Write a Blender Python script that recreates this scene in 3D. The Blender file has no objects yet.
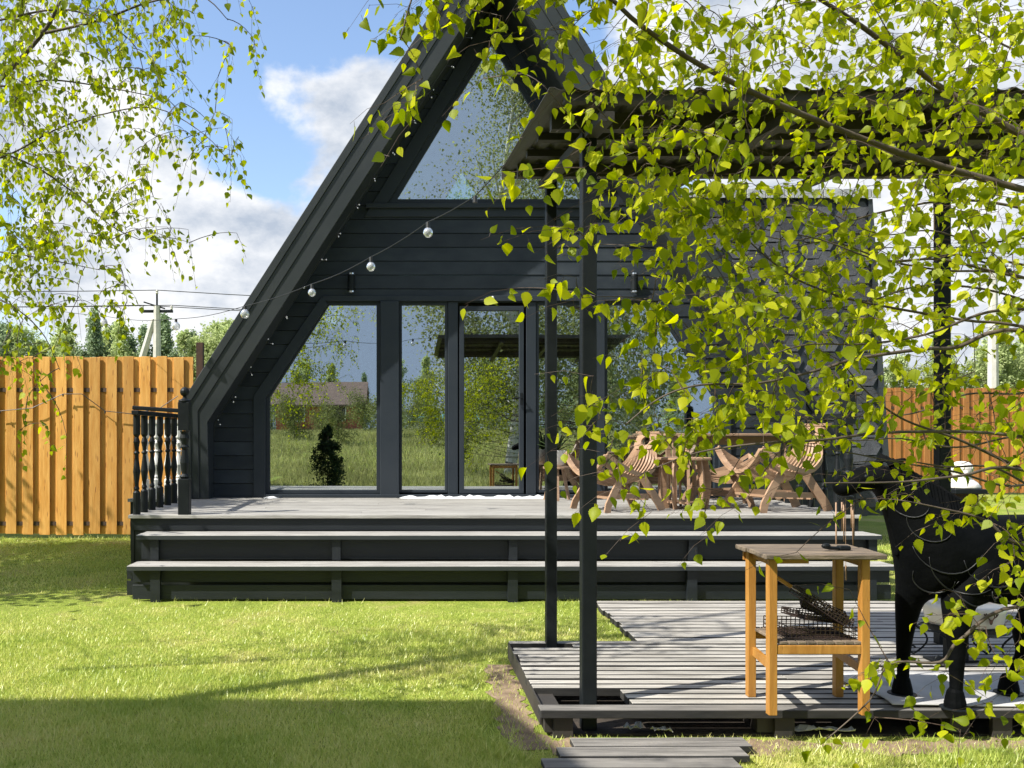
import bpy, math, random
import numpy as np
from mathutils import Vector, Matrix
random.seed(7); rng = np.random.default_rng(7)
sc = bpy.context.scene
COL = sc.collection
EYE = 1.56; F = 900.0
def at(px, py, d):
    """real-world point seen at picture position (px,py) at distance d from the viewer's plane"""
    return Vector(((px-400)/F*d, d, EYE-(py-435)/F*d))

# ------------------------------------------------------------------ materials
def new_mat(name):
    m = bpy.data.materials.new(name); m.use_nodes = True
    nt = m.node_tree
    for n in list(nt.nodes): nt.nodes.remove(n)
    out = nt.nodes.new('ShaderNodeOutputMaterial')
    return m, nt, out
def N(nt, t, **kw):
    n = nt.nodes.new(t)
    for k, v in kw.items():
        if k in ('inp',):
            for a, b in v.items(): n.inputs[a].default_value = b
        else: setattr(n, k, v)
    return n
def c4(c): return (c[0], c[1], c[2], 1.0)
def surf(name, c1, c2, scale=4.0, stretch=(1,1,1), rough=0.6, bump=0.2, bscale=None, island=0.0, metallic=0.0,
         spec=0.5, spots=None, detail=6.0, rot=(0,0,0), coat=0.0, bdist=0.01):
    m, nt, out = new_mat(name); L = nt.links
    b = N(nt, 'ShaderNodeBsdfPrincipled'); L.new(b.outputs[0], out.inputs[0])
    b.inputs['Metallic'].default_value = metallic
    b.inputs['Specular IOR Level'].default_value = spec
    b.inputs['Coat Weight'].default_value = coat
    tc = N(nt, 'ShaderNodeTexCoord')
    mp = N(nt, 'ShaderNodeMapping'); mp.inputs['Scale'].default_value = stretch; mp.inputs['Rotation'].default_value = rot
    L.new(tc.outputs['Object'], mp.inputs[0])
    vec = mp.outputs[0]
    geo = N(nt, 'ShaderNodeNewGeometry')
    if island > 0:
        ad = N(nt, 'ShaderNodeVectorMath', operation='MULTIPLY_ADD')
        cmb = N(nt, 'ShaderNodeCombineXYZ')
        for i in range(3): L.new(geo.outputs['Random Per Island'], cmb.inputs[i])
        L.new(cmb.outputs[0], ad.inputs[0]); ad.inputs[1].default_value = (17, 31, 23); L.new(vec, ad.inputs[2])
        vec = ad.outputs[0]
    no = N(nt, 'ShaderNodeTexNoise', inp={'Scale': scale, 'Detail': detail, 'Roughness': 0.62}); L.new(vec, no.inputs['Vector'])
    rp = N(nt, 'ShaderNodeValToRGB'); rp.color_ramp.elements[0].position = 0.32; rp.color_ramp.elements[1].position = 0.68
    rp.color_ramp.elements[0].color = c4(c1); rp.color_ramp.elements[1].color = c4(c2)
    L.new(no.outputs[0], rp.inputs[0]); col = rp.outputs[0]
    if spots:
        sc_, thr, scol = spots
        vo = N(nt, 'ShaderNodeTexVoronoi', inp={'Scale': sc_}); L.new(vec, vo.inputs['Vector'])
        r2 = N(nt, 'ShaderNodeValToRGB'); r2.color_ramp.elements[0].position = thr*0.6; r2.color_ramp.elements[1].position = thr
        r2.color_ramp.elements[0].color = (1,1,1,1); r2.color_ramp.elements[1].color = (0,0,0,1)
        L.new(vo.outputs['Distance'], r2.inputs[0])
        mx = N(nt, 'ShaderNodeMixRGB'); L.new(r2.outputs[0], mx.inputs[0]); L.new(col, mx.inputs[1]); mx.inputs[2].default_value = c4(scol)
        col = mx.outputs[0]
    if island > 0:
        hs = N(nt, 'ShaderNodeHueSaturation')
        mr = N(nt, 'ShaderNodeMapRange'); mr.inputs['To Min'].default_value = 1-island; mr.inputs['To Max'].default_value = 1+island
        L.new(geo.outputs['Random Per Island'], mr.inputs[0]); L.new(mr.outputs[0], hs.inputs['Value']); L.new(col, hs.inputs['Color'])
        col = hs.outputs[0]
    L.new(col, b.inputs['Base Color'])
    rr = N(nt, 'ShaderNodeMapRange'); rr.inputs['To Min'].default_value = max(0, rough-0.12); rr.inputs['To Max'].default_value = min(1, rough+0.12)
    L.new(no.outputs[0], rr.inputs[0]); L.new(rr.outputs[0], b.inputs['Roughness'])
    if bump > 0:
        n2 = N(nt, 'ShaderNodeTexNoise', inp={'Scale': bscale or scale*3, 'Detail': 5.0}); L.new(vec, n2.inputs['Vector'])
        bp = N(nt, 'ShaderNodeBump', inp={'Strength': bump, 'Distance': bdist}); L.new(n2.outputs[0], bp.inputs['Height'])
        L.new(bp.outputs[0], b.inputs['Normal'])
    return m
def leaf_mat(name, a, b_, c_, trans=0.5, gloss=0.06, big=0.0):
    m, nt, out = new_mat(name); L = nt.links
    geo = N(nt, 'ShaderNodeNewGeometry')
    rp = N(nt, 'ShaderNodeValToRGB'); e = rp.color_ramp.elements
    e[0].color = c4(a); e[0].position = 0; e[1].color = c4(c_); e[1].position = 1
    k = e.new(0.5); k.color = c4(b_)
    L.new(geo.outputs['Random Per Island'], rp.inputs[0]); col = rp.outputs[0]
    if big > 0:
        tc = N(nt, 'ShaderNodeTexCoord'); no = N(nt, 'ShaderNodeTexNoise', inp={'Scale': big, 'Detail': 3.0}); L.new(tc.outputs['Object'], no.inputs['Vector'])
        mr = N(nt, 'ShaderNodeMapRange'); mr.inputs['From Min'].default_value = .3; mr.inputs['From Max'].default_value = .7
        mr.inputs['To Min'].default_value = 0.6; mr.inputs['To Max'].default_value = 1.3
        hs = N(nt, 'ShaderNodeHueSaturation'); L.new(no.outputs[0], mr.inputs[0]); L.new(mr.outputs[0], hs.inputs['Value']); L.new(col, hs.inputs['Color']); col = hs.outputs[0]
    d = N(nt, 'ShaderNodeBsdfDiffuse'); t = N(nt, 'ShaderNodeBsdfTranslucent'); g = N(nt, 'ShaderNodeBsdfGlossy', inp={'Roughness': 0.5, 'Color': (.8,.85,.7,1)})
    L.new(col, d.inputs[0])
    hs2 = N(nt, 'ShaderNodeHueSaturation', inp={'Value': 1.35, 'Saturation': 1.1}); L.new(col, hs2.inputs['Color']); L.new(hs2.outputs[0], t.inputs[0])
    m1 = N(nt, 'ShaderNodeMixShader', inp={0: trans}); L.new(d.outputs[0], m1.inputs[1]); L.new(t.outputs[0], m1.inputs[2])
    m2 = N(nt, 'ShaderNodeMixShader', inp={0: gloss}); L.new(m1.outputs[0], m2.inputs[1]); L.new(g.outputs[0], m2.inputs[2])
    L.new(m2.outputs[0], out.inputs[0]); return m

MT = {}
MT['navy'] = surf('navy_paint', (.014,.020,.028), (.030,.038,.047), 1.6, (1.6,1,3), .55, .15, 30, island=.22, spec=.35, detail=4)
MT['navytrim'] = surf('navy_trim', (.018,.025,.034), (.025,.032,.041), 2, (1,1,1), .5, .08, 40, spec=.35)
MT['rake'] = surf('graphite_trim', (.024,.030,.034), (.034,.040,.044), 1.2, (1,1,1), .5, .08, 40)
MT['deckside'] = surf('dark_deck_paint', (.004,.007,.010), (.009,.013,.017), 2, (1,4,8), .55, .2, 20, island=.25)
MT['decktop'] = surf('worn_grey_deck', (.20,.19,.175), (.38,.37,.34), 2.2, (1,9,9), .6, .35, 20, island=.18, spots=(9,.10,(.12,.11,.10)))
MT['platform'] = surf('weathered_planks', (.20,.185,.16), (.48,.455,.41), 2.4, (1,14,14), .75, .5, 16, island=.22, spots=(7,.09,(.08,.07,.06)))
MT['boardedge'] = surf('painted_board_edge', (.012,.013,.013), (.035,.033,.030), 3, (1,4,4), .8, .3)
MT['pathwood'] = surf('old_path_boards', (.09,.085,.077), (.22,.205,.185), 2.6, (1,12,12), .8, .6, 16, island=.25)
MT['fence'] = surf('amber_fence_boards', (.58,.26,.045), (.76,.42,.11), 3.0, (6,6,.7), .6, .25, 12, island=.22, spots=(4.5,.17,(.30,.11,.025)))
MT['fencedark'] = surf('shaded_fence_boards', (.30,.115,.028), (.42,.185,.055), 3.0, (6,6,.7), .6, .25, 12, island=.2)  # fence colour darkened to stand for the less lit back right run
MT['fencerail'] = surf('dark_fence_rail', (.05,.03,.022), (.09,.055,.035), 3, (1,1,1), .7, .2)
MT['rust'] = surf('rusty_steel', (.035,.020,.014), (.085,.040,.022), 8, (1,1,1), .8, .3)
MT['blackmetal'] = surf('black_steel', (.006,.008,.0095), (.011,.014,.016), 5, (1,1,1), .5, .08, 60, spec=.2)
MT['statue'] = surf('black_statue_paint', (.0015,.002,.0025), (.004,.0045,.005), 3, (1,1,1), .7, .3, 14, spec=.05, bdist=.03)
MT['tin'] = surf('brown_tin_sheet', (.045,.042,.037), (.075,.070,.060), 2.5, (1,6,1), .5, .15, 10, island=.2)
MT['beam'] = surf('dark_beam', (.028,.025,.022), (.05,.044,.038), 3, (1,1,1), .65, .2)
MT['pine'] = surf('varnished_pine', (.32,.14,.026), (.45,.225,.05), 3.2, (8,8,1.0), .45, .2, 14, island=.12, spots=(6,.09,(.22,.08,.02)))
MT['tabletop'] = surf('stained_tabletop', (.06,.048,.038), (.22,.17,.12), 3.2, (1,5,5), .65, .5, 18, island=.2)
MT['ply'] = surf('tan_plywood', (.27,.165,.10), (.39,.255,.16), 3.5, (1,1,5), .55, .15, 16, island=.15)
MT['plydark'] = surf('brown_plywood', (.20,.125,.08), (.30,.20,.13), 3.5, (1,1,5), .55, .15, 16, island=.15)
MT['shingle'] = surf('slate_shingles', (.032,.034,.042), (.062,.065,.076), 9, (1,1,1), .85, .6, 60, island=.45)
MT['cap'] = surf('pale_ridge_tiles', (.26,.27,.29), (.40,.41,.43), 5, (1,1,1), .8, .3, 30, island=.2)
MT['white'] = surf('white_paint', (.62,.62,.60), (.78,.78,.76), 4, (1,1,1), .5, .1)
MT['cloth'] = surf('white_cloth', (.60,.62,.65), (.78,.79,.80), 6, (1,1,1), .8, .4, 20)
MT['mat'] = surf('pale_grey_sheet', (.36,.355,.35), (.60,.59,.57), 1.9, (1,1,1), .55, .35, 9, spots=(2.3,.16,(.30,.29,.28)))
MT['cream'] = surf('cream_ceramic', (.62,.57,.47), (.74,.69,.58), 3, (1,1,1), .35, .05, coat=.3)
MT['stone'] = surf('white_stone', (.55,.53,.50), (.76,.74,.70), 9, (1,1,1), .8, .6, 20)
MT['concrete'] = surf('concrete', (.38,.37,.34), (.52,.50,.47), 3, (1,1,1), .85, .3)
MT['wire'] = surf('black_wire', (.012,.012,.012), (.02,.02,.02), 5, (1,1,1), .5, 0)
MT['grate'] = surf('sooty_wire', (.02,.014,.012), (.07,.045,.035), 30, (1,1,1), .5, .1, metallic=.5)
MT['chrome'] = surf('bright_metal', (.6,.6,.6), (.75,.75,.75), 5, (1,1,1), .25, 0, metallic=1)
MT['bark'] = surf('birch_bark', (.045,.032,.024), (.13,.10,.075), 7, (1,1,.35), .8, .5, 20)
MT['twig'] = surf('brown_twig', (.045,.026,.018), (.10,.065,.045), 12, (1,1,1), .6, .2)
MT['trunk'] = surf('white_birch_trunk', (.48,.46,.42), (.66,.64,.60), 5, (1,1,3), .8, .4, 20, spots=(3.5,.22,(.05,.045,.04)))
MT['soil'] = surf('bare_soil', (.16,.11,.07), (.30,.22,.14), 8, (1,1,1), .95, .8, 30)
MT['darksoil'] = surf('shaded_dark_soil', (.02,.016,.012), (.06,.045,.032), 8, (1,1,1), .95, .8, 30)  # soil colour darkened to stand for the shade under the platform
MT['interior'] = surf('dark_room', (.045,.04,.036), (.08,.07,.06), 1, (1,1,1), .8, 0)
MT['brick'] = surf('red_brick', (.30,.085,.05), (.42,.14,.08), 6, (1,1,3), .85, .3)
MT['roofbrown'] = surf('brown_roof_tiles', (.10,.065,.05), (.17,.115,.085), 3, (1,1,1), .8, .4)
MT['teal'] = surf('teal_roof', (.10,.30,.30), (.18,.42,.42), 2, (1,1,1), .5, .1)
MT['plaster'] = surf('grey_plaster', (.40,.39,.36), (.55,.53,.50), 2, (1,1,1), .85, .2)
MT['leafR'] = leaf_mat('birch_leaf_near', (.145,.20,.005), (.345,.395,.008), (.58,.58,.018), .60, .015)
MT['leafL'] = leaf_mat('birch_leaf', (.16,.22,.008), (.32,.38,.012), (.48,.50,.03), .57, .02)
MT['leafB'] = leaf_mat('birch_leaf_far', (.13,.15,.055), (.21,.235,.085), (.31,.33,.14), .4, .03, .5)
MT['far1'] = leaf_mat('hazed_birch_foliage', (.33,.40,.17), (.43,.50,.23), (.53,.59,.30), .35, .0, .25)  # distance haze put into the colour: birch foliage paled
MT['far2'] = leaf_mat('hazed_spruce_foliage', (.22,.29,.17), (.28,.36,.21), (.35,.43,.26), .2, .0, .25)  # spruce foliage paled likewise, in place of haze
MT['thuja'] = leaf_mat('thuja_foliage', (.02,.035,.012), (.035,.055,.02), (.05,.08,.03), .2, .02)
MT['bush'] = leaf_mat('bush_foliage', (.12,.14,.05), (.20,.225,.08), (.29,.31,.12), .35, .02, .6)
MT['meadow'] = leaf_mat('meadow_grass', (.22,.23,.09), (.33,.34,.14), (.46,.45,.22), .35, .02, .25)

def glass_mat(name, refl=.40, tint=(.70,.78,.76)):
    m, nt, out = new_mat(name); L = nt.links
    g = N(nt, 'ShaderNodeBsdfGlossy', inp={'Roughness': 0.0, 'Color': (.92,.97,1,1)})
    t = N(nt, 'ShaderNodeBsdfTransparent'); t.inputs[0].default_value = c4(tint)
    mx = N(nt, 'ShaderNodeMixShader', inp={0: refl})
    tc = N(nt, 'ShaderNodeTexCoord'); no = N(nt, 'ShaderNodeTexNoise', inp={'Scale': .9, 'Detail': 0.0}); L.new(tc.outputs['Object'], no.inputs['Vector'])
    bp = N(nt, 'ShaderNodeBump', inp={'Strength': .06, 'Distance': .02}); L.new(no.outputs[0], bp.inputs['Height']); L.new(bp.outputs[0], g.inputs['Normal'])
    L.new(t.outputs[0], mx.inputs[1]); L.new(g.outputs[0], mx.inputs[2]); L.new(mx.outputs[0], out.inputs[0]); return m
MT['glass'] = glass_mat('reflective_glass', .52)
MT['rearglass'] = glass_mat('pale_green_glass', .08, (.80,.95,.88))
def bulb_mat():
    m, nt, out = new_mat('clear_bulb_glass'); L = nt.links
    g = N(nt, 'ShaderNodeBsdfGlossy', inp={'Roughness': 0.05, 'Color': (1,1,1,1)}); t = N(nt, 'ShaderNodeBsdfTransparent'); d = N(nt, 'ShaderNodeBsdfDiffuse'); d.inputs[0].default_value = (.8,.82,.84,1)
    lw = N(nt, 'ShaderNodeLayerWeight', inp={'Blend': .55})
    m0 = N(nt, 'ShaderNodeMixShader', inp={0: .35}); L.new(t.outputs[0], m0.inputs[1]); L.new(d.outputs[0], m0.inputs[2])
    mx = N(nt, 'ShaderNodeMixShader'); L.new(lw.outputs['Facing'], mx.inputs[0]); L.new(m0.outputs[0], mx.inputs[1]); L.new(g.outputs[0], mx.inputs[2]); L.new(mx.outputs[0], out.inputs[0]); return m
MT['bulb'] = bulb_mat()

# ------------------------------------------------------------------ mesh builder
class MB:
    def __init__(s): s.v = []; s.f = []
    def add(s, vs, fs):
        o = len(s.v); s.v += [Vector(v) for v in vs]; s.f += [tuple(i+o for i in f) for f in fs]
    def box(s, x0, x1, y0, y1, z0, z1):
        s.add([(x0,y0,z0),(x1,y0,z0),(x1,y1,z0),(x0,y1,z0),(x0,y0,z1),(x1,y0,z1),(x1,y1,z1),(x0,y1,z1)],
              [(0,3,2,1),(4,5,6,7),(0,1,5,4),(1,2,6,5),(2,3,7,6),(3,0,4,7)])
    def prism(s, poly, y0, y1):
        """polygon in the XZ plane pushed from y0 to y1"""
        n = len(poly); a = sum(poly[i][0]*poly[(i+1)%n][1]-poly[(i+1)%n][0]*poly[i][1] for i in range(n))
        if a < 0: poly = poly[::-1]
        vs = [(x, y0, z) for x, z in poly]+[(x, y1, z) for x, z in poly]
        s.add(vs, [tuple(range(n)), tuple(range(2*n-1, n-1, -1))]+[(i, i+n, (i+1)%n+n, (i+1)%n) for i in range(n)])
    def bar(s, a, b, w, h, up=(0,0,1)):
        """rectangular bar from a to b"""
        a = Vector(a); b = Vector(b); d = (b-a).normalized(); u = Vector(up)
        x = d.cross(u)
        if x.length < 1e-4: x = d.cross(Vector((1,0,0)))
        x.normalize(); z = x.cross(d).normalized()
        vs = []
        for p in (a, b):
            for sx, sz in ((-1,-1),(1,-1),(1,1),(-1,1)): vs.append(p+x*sx*w/2+z*sz*h/2)
        s.add(vs, [(3,2,1,0),(4,5,6,7),(0,1,5,4),(1,2,6,5),(2,3,7,6),(3,0,4,7)])
    def tube(s, pts, rad, n=6, cap=True):
        pts = [Vector(p) for p in pts]
        if not hasattr(rad, '__len__'): rad = [rad]*len(pts)
        o = len(s.v); ref = None
        for i, p in enumerate(pts):
            d = (pts[min(i+1, len(pts)-1)]-pts[max(i-1, 0)])
            d = d.normalized() if d.length > 1e-9 else Vector((0,0,1))
            if ref is None: ref = d.orthogonal().normalized()
            ref = (ref-d*ref.dot(d)); ref = ref.normalized() if ref.length > 1e-6 else d.orthogonal().normalized()
            q = d.cross(ref)
            for k in range(n):
                a = 2*math.pi*k/n; s.v.append(p+(ref*math.cos(a)+q*math.sin(a))*rad[i])
        for i in range(len(pts)-1):
            for k in range(n):
                k2 = (k+1)%n; s.f.append((o+i*n+k, o+i*n+k2, o+(i+1)*n+k2, o+(i+1)*n+k))
        if cap: s.f.append(tuple(o+k for k in range(n))[::-1]); s.f.append(tuple(o+(len(pts)-1)*n+k for k in range(n)))
    def ribbon(s, pts, w, t, up=(0,0,1)):
        """flat strip of width w (sideways to its path and to 'up') and thickness t following a path"""
        pts = [Vector(p) for p in pts]; o = len(s.v); u0 = Vector(up)
        for i, p in enumerate(pts):
            d = (pts[min(i+1, len(pts)-1)]-pts[max(i-1, 0)]).normalized()
            x = d.cross(u0).normalized() if d.cross(u0).length > 1e-4 else Vector((1,0,0)); z = x.cross(d).normalized()
            for sx, sz in ((-1,-1),(1,-1),(1,1),(-1,1)): s.v.append(p+x*sx*w/2+z*sz*t/2)
        m = len(pts)
        for i in range(m-1):
            for k in range(4):
                k2 = (k+1)%4; s.f.append((o+i*4+k, o+i*4+k2, o+(i+1)*4+k2, o+(i+1)*4+k))
        s.f.append((o+3,o+2,o+1,o)); e = o+(m-1)*4; s.f.append((e,e+1,e+2,e+3))
    def lathe(s, c, prof, n=14):
        """profile [(radius, z)] turned round a vertical axis at c"""
        c = Vector(c); o = len(s.v)
        for r, z in prof:
            for k in range(n):
                a = 2*math.pi*k/n; s.v.append(c+Vector((r*math.cos(a), r*math.sin(a), z)))
        for i in range(len(prof)-1):
            for k in range(n):
                k2 = (k+1)%n; s.f.append((o+i*n+k, o+i*n+k2, o+(i+1)*n+k2, o+(i+1)*n+k))
        s.f.append(tuple(o+k for k in range(n))[::-1]); s.f.append(tuple(o+(len(prof)-1)*n+k for k in range(n)))
    def ball(s, c, r, n=10, sq=(1,1,1)):
        prof = []
        o = len(s.v); c = Vector(c); m = n//2+1
        for i in range(1, m):
            th = math.pi*i/m
            for k in range(n):
                a = 2*math.pi*k/n; s.v.append(c+Vector((r*sq[0]*math.sin(th)*math.cos(a), r*sq[1]*math.sin(th)*math.sin(a), r*sq[2]*math.cos(th))))
        t = len(s.v); s.v.append(c+Vector((0,0,r*sq[2]))); s.v.append(c-Vector((0,0,r*sq[2])))
        for i in range(m-2):
            for k in range(n):
                k2 = (k+1)%n; s.f.append((o+i*n+k, o+(i+1)*n+k, o+(i+1)*n+k2, o+i*n+k2))
        for k in range(n):
            k2 = (k+1)%n; s.f.append((t, o+k, o+k2)); s.f.append((t+1, o+(m-2)*n+k2, o+(m-2)*n+k))
    def build(s, name, mat, parent=None, bevel=0.0, smooth=False, loc=None):
        me = bpy.data.meshes.new(name)
        off = Vector((0,0,0))
        if parent is not None: off = world_loc(parent)
        elif loc is not None: off = Vector(loc)
        me.from_pydata([tuple(v-off) for v in s.v], [], s.f); me.materials.append(MT[mat] if isinstance(mat, str) else mat); me.update()
        if smooth: me.polygons.foreach_set('use_smooth', [True]*len(me.polygons))
        o = bpy.data.objects.new(name, me); COL.objects.link(o)
        if parent is not None: o.parent = parent
        elif loc is not None: o.location = loc
        if bevel > 0:
            b = o.modifiers.new('bevel', 'BEVEL'); b.width = bevel; b.segments = 1; b.limit_method = 'ANGLE'; b.angle_limit = math.radians(50)
        return o
def world_loc(o):
    v = Vector((0,0,0))
    while o is not None: v += o.location; o = o.parent
    return v
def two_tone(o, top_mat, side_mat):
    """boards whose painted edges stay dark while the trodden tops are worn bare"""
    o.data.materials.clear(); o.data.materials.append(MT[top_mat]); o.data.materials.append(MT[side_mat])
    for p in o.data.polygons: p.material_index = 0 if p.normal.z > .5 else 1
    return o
def tag(o, label, cat, group=None, kind=None):
    if label: o['label'] = label
    if cat: o['category'] = cat
    if group: o['group'] = group
    if kind: o['kind'] = kind
    return o
def empty(name, loc, label=None, cat=None, group=None):
    o = bpy.data.objects.new(name, None); COL.objects.link(o); o.location = loc; o.empty_display_size = .1
    return tag(o, label, cat, group)
def copy_tree(o, parent=None):
    c = o.copy(); COL.objects.link(c)
    if parent is not None: c.parent = parent
    for ch in list(o.children): copy_tree(ch, c)
    return c
def np_mesh(name, verts, tris_flat, nper, mat, parent=None, smooth=False):
    me = bpy.data.meshes.new(name)
    verts = np.asarray(verts, dtype=np.float32)
    if parent is not None: verts = verts-np.array(world_loc(parent), dtype=np.float32)
    nf = len(tris_flat)//nper
    me.vertices.add(len(verts)); me.vertices.foreach_set('co', verts.ravel())
    me.loops.add(len(tris_flat)); me.loops.foreach_set('vertex_index', np.asarray(tris_flat, dtype=np.int32))
    me.polygons.add(nf); me.polygons.foreach_set('loop_start', np.arange(0, nf*nper, nper, dtype=np.int32))
    me.update(calc_edges=True); me.materials.append(MT[mat])
    if smooth: me.polygons.foreach_set('use_smooth', np.ones(nf, dtype=bool))
    o = bpy.data.objects.new(name, me); COL.objects.link(o)
    if parent is not None: o.parent = parent
    return o

# ------------------------------------------------------------------ sun, sky, camera
SUN_EL = math.radians(47); H = Vector((.905, .425))
sd = Vector((H.x*math.cos(SUN_EL), H.y*math.cos(SUN_EL), -math.sin(SUN_EL)))
sl = bpy.data.lights.new('sun', 'SUN'); sl.energy = 4.7; sl.angle = math.radians(.53); sl.color = (1, .955, .87)
so = bpy.data.objects.new('sun', sl); COL.objects.link(so); so.rotation_euler = sd.to_track_quat('-Z', 'Y').to_euler(); so.location = (-20,-10,25)
w = bpy.data.worlds.new('World'); sc.world = w; w.use_nodes = True
nt = w.node_tree; L = nt.links
for n in list(nt.nodes): nt.nodes.remove(n)
wo = N(nt, 'ShaderNodeOutputWorld')
sky = N(nt, 'ShaderNodeTexSky', sky_type='NISHITA'); sky.sun_disc = False; sky.sun_elevation = SUN_EL; sky.sun_rotation = math.atan2(-H.x, -H.y) % (2*math.pi)
sky.air_density = 1.0; sky.dust_density = 1.6; sky.ozone_density = 2.0
b1 = N(nt, 'ShaderNodeBackground', inp={'Strength': .15}); L.new(sky.outputs[0], b1.inputs[0])
tc = N(nt, 'ShaderNodeTexCoord')
mp = N(nt, 'ShaderNodeMapping'); mp.inputs['Scale'].default_value = (1,1,1.7); mp.inputs['Location'].default_value = (3.1,.4,1.2); L.new(tc.outputs['Generated'], mp.inputs[0])
no = N(nt, 'ShaderNodeTexNoise', inp={'Scale': 5.2, 'Detail': 9.0, 'Roughness': .56, 'Distortion': .25}); L.new(mp.outputs[0], no.inputs['Vector'])
def math_(op, a, b=None, c=None):
    n = N(nt, 'ShaderNodeMath', operation=op)
    for i, v in enumerate((a, b, c)):
        if v is None: continue
        if isinstance(v, (int, float)): n.inputs[i].default_value = v
        else: L.new(v, n.inputs[i])
    return n.outputs[0]
tot = no.outputs[0]
for (px, py, deg, wgt) in ((215,250,9,.30),(322,98,4.2,.42),(255,20,7,-.42),(235,130,4,-.16),(305,160,3.2,-.16),(640,30,6,.25),(560,30,3,-.25),(960,190,13,.28),(110,60,7,-.02),(100,150,6,.12),(150,330,7,.12)):
    dv = (at(px, py, 10)-Vector((0,0,EYE))).normalized()
    dp = N(nt, 'ShaderNodeVectorMath', operation='DOT_PRODUCT'); nv = N(nt, 'ShaderNodeVectorMath', operation='NORMALIZE'); L.new(tc.outputs['Generated'], nv.inputs[0]); L.new(nv.outputs[0], dp.inputs[0]); dp.inputs[1].default_value = dv
    mr = N(nt, 'ShaderNodeMapRange', interpolation_type='SMOOTHSTEP'); mr.inputs['From Min'].default_value = math.cos(math.radians(deg*1.5)); mr.inputs['From Max'].default_value = 1.0
    mr.inputs['To Max'].default_value = wgt; L.new(dp.outputs['Value'], mr.inputs[0])
    tot = math_('ADD', tot, mr.outputs[0])
rp = N(nt, 'ShaderNodeValToRGB'); rp.color_ramp.elements[0].position = .50; rp.color_ramp.elements[1].position = .64; rp.color_ramp.interpolation = 'EASE'
rp.color_ramp.elements[0].color = (0,0,0,1); rp.color_ramp.elements[1].color = (1,1,1,1); L.new(tot, rp.inputs[0])
n2 = N(nt, 'ShaderNodeTexNoise', inp={'Scale': 9, 'Detail': 7.0, 'Roughness': .6}); L.new(mp.outputs[0], n2.inputs['Vector'])
# cloud body: lighter where thin and billowing, greyer where thick
cr = N(nt, 'ShaderNodeValToRGB'); cr.color_ramp.elements[0].position = .34; cr.color_ramp.elements[1].position = .60
cr.color_ramp.elements[0].color = (.46,.53,.64,1); cr.color_ramp.elements[1].color = (.94,.95,.97,1); L.new(n2.outputs[0], cr.inputs[0])
dk = N(nt, 'ShaderNodeVectorMath', operation='DOT_PRODUCT'); nv = N(nt, 'ShaderNodeVectorMath', operation='NORMALIZE'); L.new(tc.outputs['Generated'], nv.inputs[0]); L.new(nv.outputs[0], dk.inputs[0]); dk.inputs[1].default_value = Vector((.05,-.95,.30)).normalized()
dm = N(nt, 'ShaderNodeMapRange', interpolation_type='SMOOTHSTEP'); dm.inputs['From Min'].default_value = .70; dm.inputs['From Max'].default_value = .93; L.new(dk.outputs['Value'], dm.inputs[0])
tot_ = math_('MULTIPLY_ADD', dm.outputs[0], .30, tot); L.new(tot_, rp.inputs[0])
dc = N(nt, 'ShaderNodeMixRGB'); L.new(dm.outputs[0], dc.inputs[0]); L.new(cr.outputs[0], dc.inputs[1]); dc.inputs[2].default_value = (.36,.45,.60,1)
b2 = N(nt, 'ShaderNodeBackground', inp={'Strength': .64}); L.new(dc.outputs[0], b2.inputs[0])
mx = N(nt, 'ShaderNodeMixShader'); L.new(rp.outputs[0], mx.inputs[0]); L.new(b1.outputs[0], mx.inputs[1]); L.new(b2.outputs[0], mx.inputs[2]); L.new(mx.outputs[0], wo.inputs[0])

cam = bpy.data.cameras.new('camera'); co = bpy.data.objects.new('camera', cam); COL.objects.link(co); sc.camera = co
co.location = (0,0,EYE); co.rotation_euler = (math.radians(90), 0, 0)
cam.sensor_width = 36; cam.lens = F/1024*36; cam.shift_x = 112/1024; cam.shift_y = 51/1024; cam.clip_start = .05; cam.clip_end = 3000
sc.view_settings.view_transform = 'Standard'; sc.view_settings.look = 'None'; sc.view_settings.exposure = 0.82; sc.view_settings.gamma = 1
sc.render.engine = 'CYCLES'; sc.cycles.max_bounces = 7; sc.cycles.transparent_max_bounces = 12; sc.cycles.diffuse_bounces = 3; sc.cycles.glossy_bounces = 4; sc.cycles.transmission_bounces = 3
sc.cycles.caustics_reflective = False; sc.cycles.caustics_refractive = False

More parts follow.
